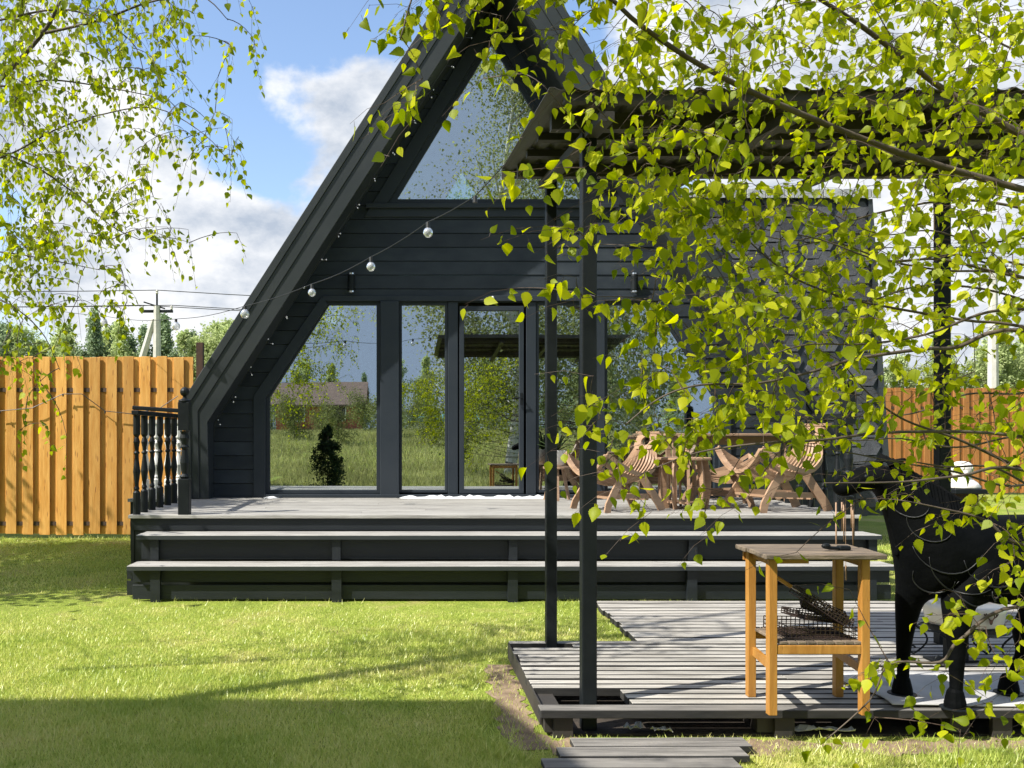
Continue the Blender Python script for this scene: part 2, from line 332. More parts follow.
# ------------------------------------------------------------------ ground
def gz(x, y):
    z = 0.0
    if y > 8.6: z += .15*min(1, (y-8.6)/3.8)
    if y < -3: z += 0.85*(1-math.cos(min(1, (-3-y)/30)*math.pi))*.5*2.0
    return z
def ground():
    xs = sorted(set([-2000,-600,-250,-120,-70]+list(range(-45,46,3))+[70,120,250,600,2000])); ys = sorted(set([-2000,-600,-250,-120,-80,-60]+list(range(-45,60,2))+[80,120,250,600,2000]))
    mb = MB(); mb.v = [Vector((x,y,gz(x,y))) for y in ys for x in xs]; n = len(xs)
    mb.f = [(j*n+i, j*n+i+1, (j+1)*n+i+1, (j+1)*n+i) for j in range(len(ys)-1) for i in range(n-1)]
    m, nt, out = new_mat('lawn_ground'); L = nt.links
    b = N(nt, 'ShaderNodeBsdfPrincipled', inp={'Roughness': .95}); b.inputs['Specular IOR Level'].default_value = .15; L.new(b.outputs[0], out.inputs[0])
    tc = N(nt, 'ShaderNodeTexCoord'); n1 = N(nt, 'ShaderNodeTexNoise', inp={'Scale': 1.3, 'Detail': 8.0, 'Roughness': .7}); n2 = N(nt, 'ShaderNodeTexNoise', inp={'Scale': 60, 'Detail': 4.0})
    L.new(tc.outputs['Object'], n1.inputs['Vector']); L.new(tc.outputs['Object'], n2.inputs['Vector'])
    r = N(nt, 'ShaderNodeValToRGB'); e = r.color_ramp.elements; e[0].position = .36; e[0].color = (.17,.22,.035,1); e[1].position = .66; e[1].color = (.34,.31,.11,1); k = e.new(.5); k.color = (.24,.30,.045,1)
    L.new(n1.outputs[0], r.inputs[0])
    mx = N(nt, 'ShaderNodeMixRGB', blend_type='MULTIPLY'); mx.inputs[0].default_value = .7; L.new(r.outputs[0], mx.inputs[1])
    r2 = N(nt, 'ShaderNodeValToRGB'); r2.color_ramp.elements[0].position = .3; r2.color_ramp.elements[0].color = (.45,.45,.45,1); r2.color_ramp.elements[1].position = .65; r2.color_ramp.elements[1].color = (1.3,1.3,1.3,1); L.new(n2.outputs[0], r2.inputs[0]); L.new(r2.outputs[0], mx.inputs[2])
    L.new(mx.outputs[0], b.inputs['Base Color'])
    bp = N(nt, 'ShaderNodeBump', inp={'Strength': .8, 'Distance': .02}); L.new(n2.outputs[0], bp.inputs['Height']); L.new(bp.outputs[0], b.inputs['Normal'])
    o = mb.build('ground', m, smooth=True); o['kind'] = 'structure'; return o
ground()

# soil round the platform edge (irregular sheet)
def soil_patch(pts, z):
    mb = MB(); cx = sum(p[0] for p in pts)/len(pts); cy = sum(p[1] for p in pts)/len(pts)
    ring = []
    for i in range(len(pts)):
        a = Vector(pts[i]); b = Vector(pts[(i+1)%len(pts)])
        for k in range(8):
            p = a.lerp(b, k/8); ring.append((p.x+random.uniform(-.05,.05), p.y+random.uniform(-.05,.05)))
    vs = [(cx,cy,z)]+[(x,y,z) for x,y in ring]; n = len(ring)
    mb.add(vs, [(0, 1+i, 1+(i+1)%n) for i in range(n)])
    o = mb.build('soil', 'soil'); o['kind'] = 'structure'
SOIL = [(.42,.80,4.35,6.3),(.60,5.0,3.85,4.63)]
def soil_strip(pts, w, z):
    mb = MB(); vs = []; n = 0
    for i in range(len(pts)-1):
        a = Vector(pts[i]); b = Vector(pts[i+1]); m = max(2, int((b-a).length/.05)); d = (b-a).normalized(); q = Vector((-d.y, d.x))
        for k in range(m+(1 if i == len(pts)-2 else 0)):
            p = a.lerp(b, k/m); l = w*(.6+.8*random.random()); r_ = w*(.6+.8*random.random()); vs += [(p.x+q.x*l, p.y+q.y*l, z), (p.x-q.x*r_, p.y-q.y*r_, z)]; n += 1
    mb.add(vs, [(2*i, 2*i+1, 2*i+3, 2*i+2) for i in range(n-1)]); o = mb.build('soil', 'soil'); o['kind'] = 'structure'
soil_strip([(.66,6.1),(.64,5.5),(.62,4.9),(.66,4.45)], .10, .004)
soil_strip([(.75,4.5),(2.0,4.46),(3.5,4.5),(4.6,4.5)], .11, .006)
soil_strip([(-2.5,8.3),(0,8.26),(1.7,8.28)], .08, .004)
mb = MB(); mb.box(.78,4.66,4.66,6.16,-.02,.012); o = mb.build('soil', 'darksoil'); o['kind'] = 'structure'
# ---- lawn grass blades
PLAT = (.745, 4.9, 4.63, 6.16)
def in_rect(x, y, r): return (x > r[0]) & (x < r[1]) & (y > r[2]) & (y < r[3])
def grass():
    n = 520000
    u = rng.random(n); y0, y1 = 3.3, 12.6
    y = 1/(1/y0+(1/y1-1/y0)*u)
    x = (-.47*y)+rng.random(n)*(1.19*y)
    keep = ~in_rect(x, y, PLAT) & ~in_rect(x, y, (1.72, 6.2, 6.1, 8.3)) & ~in_rect(x, y, (-2.75, 4.7, 8.36, 12.6)) & ~in_rect(x,y,(2.4,5.5,11.2,12.6))
    # path (slanting boards)
    t = (4.52-y)/.9; keep &= ~((x > .86-t*.62+.02) & (x < 1.78-t*.62-.02) & (y < 4.54))
    sp = ((x > .50+.07*np.sin(y*9)) & (x < .76) & (y > 4.4) & (y < 6.2)) | ((y > 4.38+.06*np.sin(x*7)) & (y < 4.64) & (x > .6)) | ((y > 8.12+.05*np.sin(x*5)) & (y < 8.36) & (x > -2.4) & (x < 1.3))
    keep &= ~(sp & (rng.random(n) < .86))
    keep &= ~((x < -2.6) & (y > 12.35))
    x = x[keep]; y = y[keep]; n = len(x)
    z = np.where(y > 8.6, .15*np.clip((y-8.6)/3.8, 0, 1), 0)
    h = (.013+.019*rng.random(n))*(1+.35*np.sin(x*1.7+1)*np.sin(y*2.1))
    h *= np.where(rng.random(n) < .02, 1.8, 1)
    edge = ((np.abs(x-.52) < .10) & (y > 4.3) & (y < 6.2)) | ((np.abs(y-4.33) < .10) & (x > 1.9)) | ((np.abs(y-8.2) < .10) & (x < 4.6)&(x>-2.7)) | ((y > 12.1))
    h *= np.where(edge, 1.0+1.6*rng.random(n)**2, 1)
    wd = .0016+.0014*rng.random(n)+.00016*y
    a = rng.random(n)*2*np.pi; la = rng.random(n)*2*np.pi; lean = h*(.25+.75*rng.random(n))
    dx = np.cos(a)*wd; dy = np.sin(a)*wd
    V = np.empty((n, 3, 3), dtype=np.float32)
    V[:,0] = np.stack([x-dx, y-dy, z-.002], 1); V[:,1] = np.stack([x+dx, y+dy, z-.002], 1); V[:,2] = np.stack([x+np.cos(la)*lean, y+np.sin(la)*lean, z+h], 1)
    m, nt, out = new_mat('grass_blades'); L = nt.links
    geo = N(nt, 'ShaderNodeNewGeometry'); tc = N(nt, 'ShaderNodeTexCoord')
    no = N(nt, 'ShaderNodeTexNoise', inp={'Scale': .8, 'Detail': 7.0, 'Roughness': .72}); L.new(tc.outputs['Object'], no.inputs['Vector'])
    a1 = N(nt, 'ShaderNodeMath', operation='MULTIPLY_ADD', inp={1: .26, 2: -.13}); L.new(geo.outputs['Random Per Island'], a1.inputs[0])
    a2 = N(nt, 'ShaderNodeMath', operation='ADD'); L.new(a1.outputs[0], a2.inputs[0]); L.new(no.outputs[0], a2.inputs[1])
    r = N(nt, 'ShaderNodeValToRGB'); e = r.color_ramp.elements
    e[0].position = .30; e[0].color = (.37,.48,.085,1); e[1].position = .80; e[1].color = (.80,.70,.34,1)
    k = e.new(.47); k.color = (.55,.62,.125,1); k = e.new(.62); k.color = (.76,.74,.26,1)
    L.new(a2.outputs[0], r.inputs[0])
    d = N(nt, 'ShaderNodeBsdfDiffuse'); t = N(nt, 'ShaderNodeBsdfTranslucent'); g = N(nt, 'ShaderNodeBsdfGlossy', inp={'Roughness': .4})
    L.new(r.outputs[0], d.inputs[0]); L.new(r.outputs[0], t.inputs[0])
    m1 = N(nt, 'ShaderNodeMixShader', inp={0: .38}); L.new(d.outputs[0], m1.inputs[1]); L.new(t.outputs[0], m1.inputs[2])
    m2 = N(nt, 'ShaderNodeMixShader', inp={0: .05}); L.new(m1.outputs[0], m2.inputs[1]); L.new(g.outputs[0], m2.inputs[2]); L.new(m2.outputs[0], out.inputs[0])
    MT['blades'] = m
    o = np_mesh('lawn_grass', V.reshape(-1,3), np.arange(3*n), 3, 'blades')
    tag(o, 'short green lawn grass between the fence, the steps and the plank platform', 'grass', kind='stuff')
grass()

# ------------------------------------------------------------------ the A-frame house
AX = 1.18; YF = 11.54; YR = 10.59; YB = 17.2; ZD = .76
SL = .667
def knee(f): return 3.57+.26*f, 1.72+.30*f
def yfr(z): return 11.25-(z-.76)/6.74*.65   # the gable leans out towards the top
def apexz(f): k = knee(f); return k[1]+k[0]/SL
def half(z, f=0.0):
    kx, kz = knee(f)
    return kx if z <= kz else max(0.0, kx-(z-kz)*SL)
def fx(px): return (px-400)/78.0
def fz(py): return EYE-(py-435)/78.0
house = empty('a_frame_house', (AX, YF, ZD), 'dark navy A-frame house with big glass windows behind the wide deck', 'house')
# siding: one mesh of lap boards
def siding(y0, sgn, name):
    mb = MB(); z = ZD; h = .178
    zt = apexz(0)-.05
    wap = fz(38); wbt = fz(203)      # upper window opening
    zh = fz(300)                     # header of the ground floor windows
    def whalf(z): return max(0, (wap-z)*.62)
    def lowL(z): # outer half width of the ground-floor glazing
        zk = fz(396)
        return AX-fx(262) if z <= zk else AX-fx(262)-(z-zk)*.62
    while z < zt:
        z1 = min(z+h, zt); zz = z+.006
        def quad(xa0, xb0, xa1, xb1):
            if xb0-xa0 < .01 and xb1-xa1 < .01: return
            lo, hi = y0-.010*sgn*-1*-1, y0
            f0 = y0-sgn*.014; f1 = y0-sgn*.003; bk = y0+sgn*.03
            vs = [(xa0,f0,zz),(xb0,f0,zz),(xb1,f1,z1),(xa1,f1,z1),(xa0,bk,zz),(xb0,bk,zz),(xb1,bk,z1),(xa1,bk,z1)]
            mb.add(vs, [(0,1,2,3),(7,6,5,4),(0,4,5,1),(1,5,6,2),(2,6,7,3),(3,7,4,0)])
        L0, L1 = AX-half(z,.3), AX-half(z1,.3); R0, R1 = AX+half(z,.3), AX+half(z1,.3)
        if sgn > 0 and z1 < zh:
            quad(L0, AX-lowL(z), L1, AX-lowL(z1)); quad(AX+lowL(z), R0, AX+lowL(z1), R1)
        elif z1 > wbt and z < wap:
            quad(L0, AX-whalf(z), L1, AX-whalf(z1)); quad(AX+whalf(z), R0, AX+whalf(z1), R1)
        else: quad(L0, R0, L1, R1)
        z += h
    return mb.build(name, 'navy', house)
siding(YF, 1, 'siding'); siding(YB, -1, 'siding')
# roof shell: bent slabs, left and right
for s in (-1, 1):
    k0 = knee(0); k1 = knee(1)
    poly = [(AX, apexz(0)), (AX+s*k0[0], k0[1]), (AX+s*k0[0], ZD), (AX+s*k1[0], ZD), (AX+s*k1[0], k1[1]), (AX, apexz(1))]
    mb = MB(); mb.prism(poly, 0, YB+.4)
    for v in mb.v:
        if v.y < 1: v.y = yfr(v.z)+.05
    mb.build('roof_slope', 'rake', house)
    # rake boards in three steps
    for f0, f1, y0, y1 in ((.0,.44,.008,.047), (.445,.80,-.002,.047), (.805,1.03,-.014,.047)):
        a0 = knee(f0); a1 = knee(f1)
        poly = [(AX+s*.004, apexz(f0)), (AX+s*a0[0], a0[1]), (AX+s*a0[0], ZD+.004), (AX+s*a1[0], ZD+.004), (AX+s*a1[0], a1[1]), (AX+s*.004, apexz(f1))]
        mb = MB(); mb.prism(poly, y0, y1)
        for v in mb.v: v.y += yfr(v.z)
        mb.build('rake_board', 'rake', house, bevel=.004)
# interior
mb = MB(); mb.box(AX-3.4, AX+3.4, YF+.1, YB-.1, ZD-.15, ZD+.0); mb.build('floor', 'interior', house)
mb = MB(); mb.box(AX-2.4, AX+2.4, YF+.3, YB-.3, 3.25, 3.4); mb.build('loft_floor', 'interior', house)
mb = MB(); mb.box(AX-3.4, AX+3.4, YB-.16, YB-.06, ZD, 3.3); mb.build('inner_wall', 'interior', house)
# windows
def frame_poly(mb, outer, inner, y0, y1):
    """flat ring between two polygons with the same number of corners, pushed y0..y1"""
    n = len(outer)
    vs = [(x,y0,z) for x,z in outer]+[(x,y0,z) for x,z in inner]+[(x,y1,z) for x,z in outer]+[(x,y1,z) for x,z in inner]
    fs = []
    for i in range(n):
        j = (i+1)%n
        fs += [(i,j,n+j,n+i), (2*n+j,2*n+i,3*n+i,3*n+j), (j,i,2*n+i,2*n+j), (n+i,n+j,3*n+j,3*n+i)]
    mb.add(vs, fs)
def inset(poly, d):
    n = len(poly); out = []
    area = sum(poly[i][0]*poly[(i+1)%n][1]-poly[(i+1)%n][0]*poly[i][1] for i in range(n)); sg = 1 if area > 0 else -1
    for i in range(n):
        p0 = Vector(poly[i-1]); p1 = Vector(poly[i]); p2 = Vector(poly[(i+1)%n])
        d1 = (p1-p0).normalized(); d2 = (p2-p1).normalized(); n1 = Vector((-d1.y, d1.x))*sg; n2 = Vector((-d2.y, d2.x))*sg
        b = (n1+n2); k = d/max(.2, (1+n1.dot(n2))); out.append(tuple(p1+b*k))
    return out
def window(glass, fw=.055, name='window', yo=0.0, trim=0.0, pane='glass', y=YF):
    mb = MB(); outer = inset(glass, -fw); frame_poly(mb, outer, glass, y+yo, y+yo+.07)
    w_ = mb.build(name, 'navytrim', house, bevel=.003)
    mb = MB(); mb.prism(inset(glass, -.012), y+yo+.032, y+yo+.038); mb.build('pane', pane, w_)
    if trim > 0:
        mb = MB(); frame_poly(mb, inset(outer, -trim), inset(outer, .004), y-.035, y+.01); mb.build('casing', 'navytrim', w_, bevel=.004)
    return w_
P = lambda pts: [(fx(x), fz(y)) for x, y in pts]
def mir(pts): return [(984-x, y) for x, y in pts][::-1]
upper = P([(492,43),(397,199),(587,199)])
window(upper, .075, trim=.16)
mb = MB(); mb.box(fx(366), fx(618), YF-.075, YF-.036, fz(209), fz(204.5)); mb.build('window_sill', 'navytrim', house, bevel=.004)
wl = [(329,305),(269.7,397.5),(269.7,490),(376.5,490),(376.5,305)]
window(P(wl), .05); window(P(mir(wl)), .05)
w2 = [(402,305),(402,490),(445,490),(445,305)]
window(P(w2), .035); window(P(mir(w2)), .035)
# outer casing of the slanted windows
for m_ in (lambda p: p, lambda p: [(984-x, y) for x, y in p]):
    out_ = [(322,297),(254,396),(254,500),(266,500),(266,398),(328,304.5)]
    mb = MB(); mb.prism(P(m_(out_)), YF-.05, YF+.0); mb.build('casing', 'navytrim', house, bevel=.004)
# header and posts
mb = MB(); mb.box(fx(323), fx(661), YF-.048, YF+.02, fz(301.5), fz(296)); mb.build('header_board', 'navytrim', house, bevel=.004)
mb = MB(); mb.box(fx(380.4), fx(399.2), YF-.08, YF+.05, ZD, fz(301.7)); mb.build('post', 'navytrim', house, bevel=.006)
mb = MB(); mb.box(fx(984-399.2), fx(984-380.4), YF-.08, YF+.05, ZD, fz(301.7)); mb.build('post', 'navytrim', house, bevel=.006)
for a, b in ((447.9,458),(526,536)):
    mb = MB(); mb.box(fx(a), fx(b), YF-.02, YF+.05, ZD+.04, fz(301.7)); mb.build('mullion', 'navytrim', house, bevel=.006)
mb = MB(); mb.box(fx(266.5), fx(717), YF-.09, YF+.08, ZD, fz(494.2)); mb.build('threshold', 'navytrim', house, bevel=.004)
# door
dp_ = P([(464,311),(464,489),(519,489),(519,311)])
mb = MB(); frame_poly(mb, inset(dp_, -.060), dp_, YF-.03, YF+.04); door = mb.build('door', 'navytrim', house, bevel=.005)
mb = MB(); mb.prism(inset(dp_, -.012), YF+.0, YF+.006); mb.build('pane', 'glass', door)
mb = MB(); mb.tube([(fx(521),YF-.03,fz(398)),(fx(521),YF-.085,fz(398)),(fx(513),YF-.085,fz(398))], .009, 8); mb.box(fx(520), fx(522.5), YF-.034, YF-.028, fz(405), fz(393)); mb.build('handle', 'blackmetal', door, smooth=False)
# rear gable window
window([(x, z) for x, z in upper], .075, y=YB-.05, pane='rearglass')
# fairy lights along the rake
fl = empty('fairy_lights', (AX-2, YR, 4), 'thin string of tiny clear bulbs along the left inner roof edge', 'fairy lights')
mb = MB(); pts = []; bl = MB()
zz = 1.55
while zz < 6.6:
    hx = half(zz, -.10)
    p = Vector((AX-hx+.04, yfr(zz)+.07+.02*math.sin(zz*20), zz)); pts.append(p)
    if len(pts) % 2 == 0:
        for q in (0, 1): 
            c = p+Vector((random.uniform(.02,.09), -.03, random.uniform(-.05,.05)-q*.04)); bl = MB(); bl.ball(c, .010, 6); bl.build('bulb', 'bulb', fl, smooth=True); mb.tube([p, c], .003, 4)
    zz += .165
mb.tube(pts, .004, 4); mb.build('wire', 'wire', fl)
# wall lamps
for px, lb in ((351.5,'small cylinder wall lamp beside the left slanted window'),(632.5,'small cylinder wall lamp over the right windows behind leaves')):
    x = fx(px); z = fz(284)
    e = empty('wall_lamp', (x, YF-.09, z), lb, 'wall lamp', 'wall lamps on the house front')
    mb = MB(); mb.lathe((x, YF-.09, z), [(.042,-.10),(.045,-.09),(.045,.09),(.042,.10)], 16); mb.build('lamp_body', 'blackmetal', e, smooth=False)
    for zz in (-.125, .102):
        mb = MB(); mb.lathe((x, YF-.09, z), [(.038,zz),(.043,zz+.005),(.043,zz+.022),(.038,zz+.024)], 16); mb.build('lens', 'chrome', e)
    mb = MB(); mb.box(x-.02, x+.02, YF-.06, YF-.013, z-.05, z+.05); mb.build('bracket', 'blackmetal', e)
x, z = fx(492), fz(298.5); mb = MB(); mb.ball((x, YF-.055, z), .024, 10, (1,.5,1)); tag(mb.build('door_sensor', 'white', loc=(x,YF-.055,z), smooth=True), 'tiny white round sensor on the header above the glass door', 'sensor')

# ------------------------------------------------------------------ shingled wing
wing = empty('shingled_wing', (4.6, 12, .4), 'tall grey wing clad in hexagonal shingles right of the gable', 'building')
wx0, wx1, wz0, wz1 = 3.0, 6.36, .5, 4.84
wy = lambda z: 11.85+(z-wz0)/(wz1-wz0)*.40
mb = MB(); mb.add([(wx0,wy(wz0),wz0),(wx1+.06,wy(wz0),wz0),(wx1,wy(wz1),wz1),(wx0,wy(wz1),wz1),(wx0,16,wz0),(wx1+.06,16,wz0),(wx1,15.6,wz1),(wx0,15.6,wz1)], [(0,1,2,3),(1,5,6,2),(5,4,7,6),(4,0,3,7),(3,2,6,7),(0,4,5,1)])
mb.build('wall', 'navytrim', wing)
mb = MB(); hw, hh = .165, .115; row = 0; z = wz0+.1
while z < wz1-.05:
    x = wx0+.1+(row%2)*hw
    while x < wx1-.12:
        y = wy(z)
        if not (x < AX+half(z, 1.0)-.2):
            pts = [(-hw+.012,0.0),(-hw*.5,-hh+.008),(hw*.5,-hh+.008),(hw-.012,0.0),(hw*.5,hh-.01),(-hw*.5,hh-.01)]
            vs = []
            for dy in (-.022, -.003):
                for (a, b) in pts: vs.append((x+a, wy(z+b)+dy-(.010 if b < 0 else 0), z+b))
            mb.add(vs, [(0,1,2,3,4,5),(11,10,9,8,7,6)]+[(i, i+6, (i+1)%6+6, (i+1)%6) for i in range(6)])
        x += 2*hw*1.0*1.5-.0*hw if False else 2*hw*.76*2*.98
    row += 1; z += hh
mb.build('shingles', 'shingle', wing)
mb = MB(); x = wx0
while x < wx1+.05:
    mb.box(x, x+.125, wy(wz1)-.07, wy(wz1)+.25, wz1+.0, wz1+.05+random.uniform(0,.008)); mb.box(x+.002, x+.123, wy(wz1)-.085, wy(wz1)-.071, wz1-.075, wz1+.05); x += .13
mb.build('ridge_tiles', 'cap', wing, bevel=.004)
mb = MB(); mb.bar((wx1+.075, wy(wz0)-.02, wz0), (wx1+.02, wy(wz1)-.02, wz1-.08), .06, .05, (0,1,0)); mb.build('corner_trim', 'rake', wing)

# ------------------------------------------------------------------ deck with steps
deck = empty('deck', (1, 9, 0), 'wide raised deck with two long steps and dark painted risers below the house', 'deck')
DX0, DX1 = -2.72, 4.62; DY = 9.0
mb = MB(); y = DY
while y < YF+.6:
    x = DX0; cuts = [DX0]+sorted(random.uniform(DX0+.8, DX1-.8) for _ in range(1))+[DX1]
    for a, b in zip(cuts[:-1], cuts[1:]): mb.box(a+.001, b-.001, y, y+.136, ZD-.035, ZD-.001*random.random())
    y += .142
mb.build('deck_boards', 'decktop', deck, bevel=.003)
mb = MB(); mb.box(-3.42, DX0-.003, 11.3, 16, ZD-.04, ZD-.002); mb.build('side_walkway', 'decktop', deck)
mb = MB(); mb.box(-3.40, DX0-.003, 11.35, 16, .1, ZD-.045); mb.build('walkway_skirt', 'deckside', deck)
mb = MB()
mb.box(DX0+.05, DX1-.05, DY+.03, DY+.06, .60, ZD-.037)
mb.box(DX0+.05, DX1-.05, DY+.04, DY+.06, .30, .596); mb.box(DX0+.05, DX1-.05, DY+.04, DY+.06, 0, .296)
mb.build('fascia', 'deckside', deck, bevel=.003)
for x in (DX0+.02, DX1-.05): mb = MB(); mb.box(x, x+.03, DY+.03, YF, .0, ZD-.037); mb.build('side_skirt', 'deckside', deck)
# steps   (front edge, depth, top height)
def tread(x0, x1, y0, y1, z, name='step'):
    mb = MB(); m_ = (y0+y1)/2
    mb.box(x0, x1, y0, m_-.004, z-.04, z); mb.box(x0+.003, x1-.003, m_+.004, y1, z-.04, z-.001)
    mb.build(name, 'decktop', deck, bevel=.004)
    mb = MB(); mb.box(x0, x1, y0-.006, y0-.002, z-.042, z-.006); mb.build('step_edge', 'rake', deck)
S1 = (-2.53, 4.62, 8.63, 8.98, .600); S2 = (-2.52, 4.60, 8.30, 8.62, .352)
tread(*S1); tread(*S2)
mb = MB(); mb.box(S1[0]+.03, S1[1]-.03, 8.70, 8.72, .36, .556); mb.build('riser', 'deckside', deck)
mb = MB(); mb.box(S2[0]+.03, S2[1]-.03, 8.40, 8.42, .185, .308); mb.box(S2[0]+.03, S2[1]-.03, 8.375, 8.395, .03, .165); mb.build('riser', 'deckside', deck, bevel=.003)
mb = MB(); mb.box(S2[0]-.09, S2[0]+.027, 8.6, 8.62, .03, .165); mb.box(S2[0]-.09, S2[0]+.027, 8.6, 8.62, .185, .30); mb.build('riser', 'deckside', deck)
for px in (157,337,512,690,868):
    x = (px-400)/900*8.4; mb = MB(); mb.box(x-.045, x+.045, 8.33, 8.372, 0, .309); mb.build('step_support', 'deckside', deck)
    x = (px-400)/900*8.75; mb = MB(); mb.box(x-.04, x+.04, 8.655, 8.698, .355, .557); mb.build('step_support', 'deckside', deck)
# railing, left corner
rl = empty('deck_railing', (-2.6, 9.1, ZD), 'black turned baluster railing with a ball-topped newel at the left deck corner', 'railing')
def baluster_prof(h, r):
    pr = [(r,0),(r,.22*h),(r*.55,.24*h),(r*.75,.26*h),(r*.5,.29*h),(r*.62,.33*h),(r*1.0,.43*h),(r*.55,.56*h),(r*.5,.60*h),(r*.85,.62*h),(r*.5,.64*h),(r*.6,.68*h),(r*.9,.73*h),(r*.5,.78*h),(r*.85,.80*h),(r*.95,.81*h),(r*.95,1.0*h)]
    return pr
def newel(x, y, root, h=1.0):
    mb = MB(); mb.box(x-.055, x+.055, y-.055, y+.055, ZD, ZD+.36*h)
    mb.lathe((x,y,ZD), [(.035,.36*h),(.052,.38*h),(.03,.41*h),(.045,.52*h),(.028,.66*h),(.05,.68*h),(.03,.70*h),(.048,.77*h),(.035,.82*h),(.05,.84*h)], 14)
    mb.box(x-.056, x+.056, y-.056, y+.056, ZD+.845*h, ZD+1.13*h)
    mb.lathe((x,y,ZD), [(.062,1.131*h),(.064,1.15*h),(.02,1.17*h),(.018,1.20*h)], 14); mb.ball((x,y,ZD+1.235*h), .048, 12)
    return mb.build('newel_post', 'blackmetal', root, bevel=.004)
newel(-2.17, 9.07, rl)
for d in (9.06, 9.33, 9.62, 9.94, 10.27, 10.56):
    mb = MB(); mb.lathe((-2.65, d, ZD), baluster_prof(1.0, .038), 12); mb.build('baluster', 'blackmetal', rl)
mb = MB(); mb.bar((-2.65, 9.0, ZD+1.025), (-2.65, 10.6, ZD+1.025), .075, .045); mb.build('handrail', 'blackmetal', rl, bevel=.006)
mb = MB(); mb.bar((-2.69, 9.07, ZD+1.075), (-2.226, 9.07, ZD+1.045), .07, .04); mb.build('handrail', 'blackmetal', rl, bevel=.006)
# right railing
rr = empty('deck_railing', (4.5, 9.1, ZD), 'black railing with ball-topped newel at the right deck end behind leaves', 'railing')
newel(4.52, 9.07, rr, 1.08)
mb = MB(); mb.bar((4.57, 9.13, ZD+1.0), (4.57, 10.9, ZD+1.0), .075, .045); mb.build('handrail', 'blackmetal', rr)
for d in (9.4, 9.7, 10.0, 10.3, 10.6):
    mb = MB(); mb.lathe((4.57, d, ZD), baluster_prof(.98, .038), 12); mb.build('baluster', 'blackmetal', rr)
# white balustrade behind
wb = empty('white_balustrade', (-3.2, 12, ZD), 'short white turned balustrade seen behind the black corner railing', 'balustrade')
for i in range(5):
    x = -3.36+.145*i; mb = MB(); mb.lathe((x,11.9,ZD), baluster_prof(.95, .05), 12); mb.build('baluster', 'white', wb)
mb = MB(); mb.box(-3.41, -2.74, 11.84, 11.96, ZD+.953, ZD+1.0); mb.build('handrail', 'white', wb)
# white cloth strips at the glass foot
def cloth_strip(x0, x1, lb):
    mb = MB(); n = int((x1-x0)/.05); vs = []
    for i in range(n+1):
        x = x0+(x1-x0)*i/n; e = min(1, i/3, (n-i)/3)
        hh = (.012+.035*abs(math.sin(i*1.3)*math.sin(i*.37+1)))*e
        for (dy, dz) in ((-.14*e-.02, 0), (-.10*e, hh*.8), (-.05, hh), (0, hh*.5)): vs.append((x, YF-.10+dy, ZD+.003+dz))
    fs = [(i*4+k, (i+1)*4+k, (i+1)*4+k+1, i*4+k+1) for i in range(n) for k in range(3)]
    mb.add(vs, fs); o = mb.build('white_cloth', 'cloth', loc=((x0+x1)/2, YF-.1, ZD), smooth=True); s = o.modifiers.new('solid', 'SOLIDIFY'); s.thickness = .004
    tag(o, lb, 'cloth', 'cloths laid along the window foot')
cloth_strip(fx(263), fx(283), 'small crumpled white cloth below the left slanted window')
cloth_strip(fx(397), fx(556), 'long crumpled white cloth along the foot of the glass door')
# curtain inside the right window
mb = MB(); n = 30; vs = []
for i in range(n+1):
    x = fx(612)+i*.012; yy = YF+.25+.03*math.sin(i*1.4); vs += [(x, yy, ZD+.05), (x, yy, fz(312))]
mb.add(vs, [(2*i, 2*i+2, 2*i+3, 2*i+1) for i in range(n)]); tag(mb.build('curtain', 'cloth', loc=(fx(620), YF+.25, ZD), smooth=True), 'narrow white curtain hanging inside the right window', 'curtain')

# ------------------------------------------------------------------ platforms and path
def planks(name, x0, x1, y0, y1, z, pitch, mat, label, skip=None, jit=.0, t=.045, cat='platform', gap=.74):
    root = empty(name, ((x0+x1)/2, (y0+y1)/2, 0), label, cat)
    mb = MB(); y = y0
    while y+pitch <= y1+.02:
        segs = [(x0+random.uniform(-jit, jit), x1)]
        if skip: segs = skip(y, segs)
        for a, b in segs:
            j = a+(b-a)*random.uniform(.35,.65); dz = random.uniform(-.003,.003)
            mb.box(a, j-.002, y, y+pitch*gap, z-t, z+dz); mb.box(j+.002, b, y, y+pitch*gap, z-t, z+dz-.002)
        y += pitch
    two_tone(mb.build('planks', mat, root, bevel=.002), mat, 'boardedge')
    return root
def skip1(y, segs):
    a, b = segs[0]
    if 4.70 < y < 4.93: return [(1.22, b)]
    if 5.98 < y < 6.12: return [(1.16, b)] if y < 6.08 else segs
    return segs
pf = planks('plank_platform', .745, 4.7, 4.72, 6.18, .15, .098, 'platform', 'weathered grey plank platform under the black post canopy', skip1, .012)
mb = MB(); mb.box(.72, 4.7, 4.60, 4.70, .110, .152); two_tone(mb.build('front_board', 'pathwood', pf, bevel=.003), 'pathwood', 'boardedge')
for x in (.80, 1.9, 2.9, 3.8, 4.55): mb = MB(); mb.box(x-.05, x+.05, 4.66, 6.12, .02, .118); mb.build('joist', 'beam', pf)
for x in (.84, 1.98, 3.1, 4.2): mb = MB(); mb.box(x-.05, x+.05, 4.63, 4.66, 0, .109); mb.build('support', 'beam', pf)
mb = MB(); mb.box(.735, .743, 4.72, 6.14, .04, .145); mb.build('side_board', 'beam', pf)
pb = planks('low_plank_platform', 1.75, 6.0, 6.23, 8.28, .055, .115, 'platform', 'lower bleached plank platform between the steps and the canopy', None, .02, gap=.84)
for y in (6.3, 7.9): mb = MB(); mb.box(1.8, 6.0, y, y+.1, .0, .024); mb.build('joist', 'beam', pb)
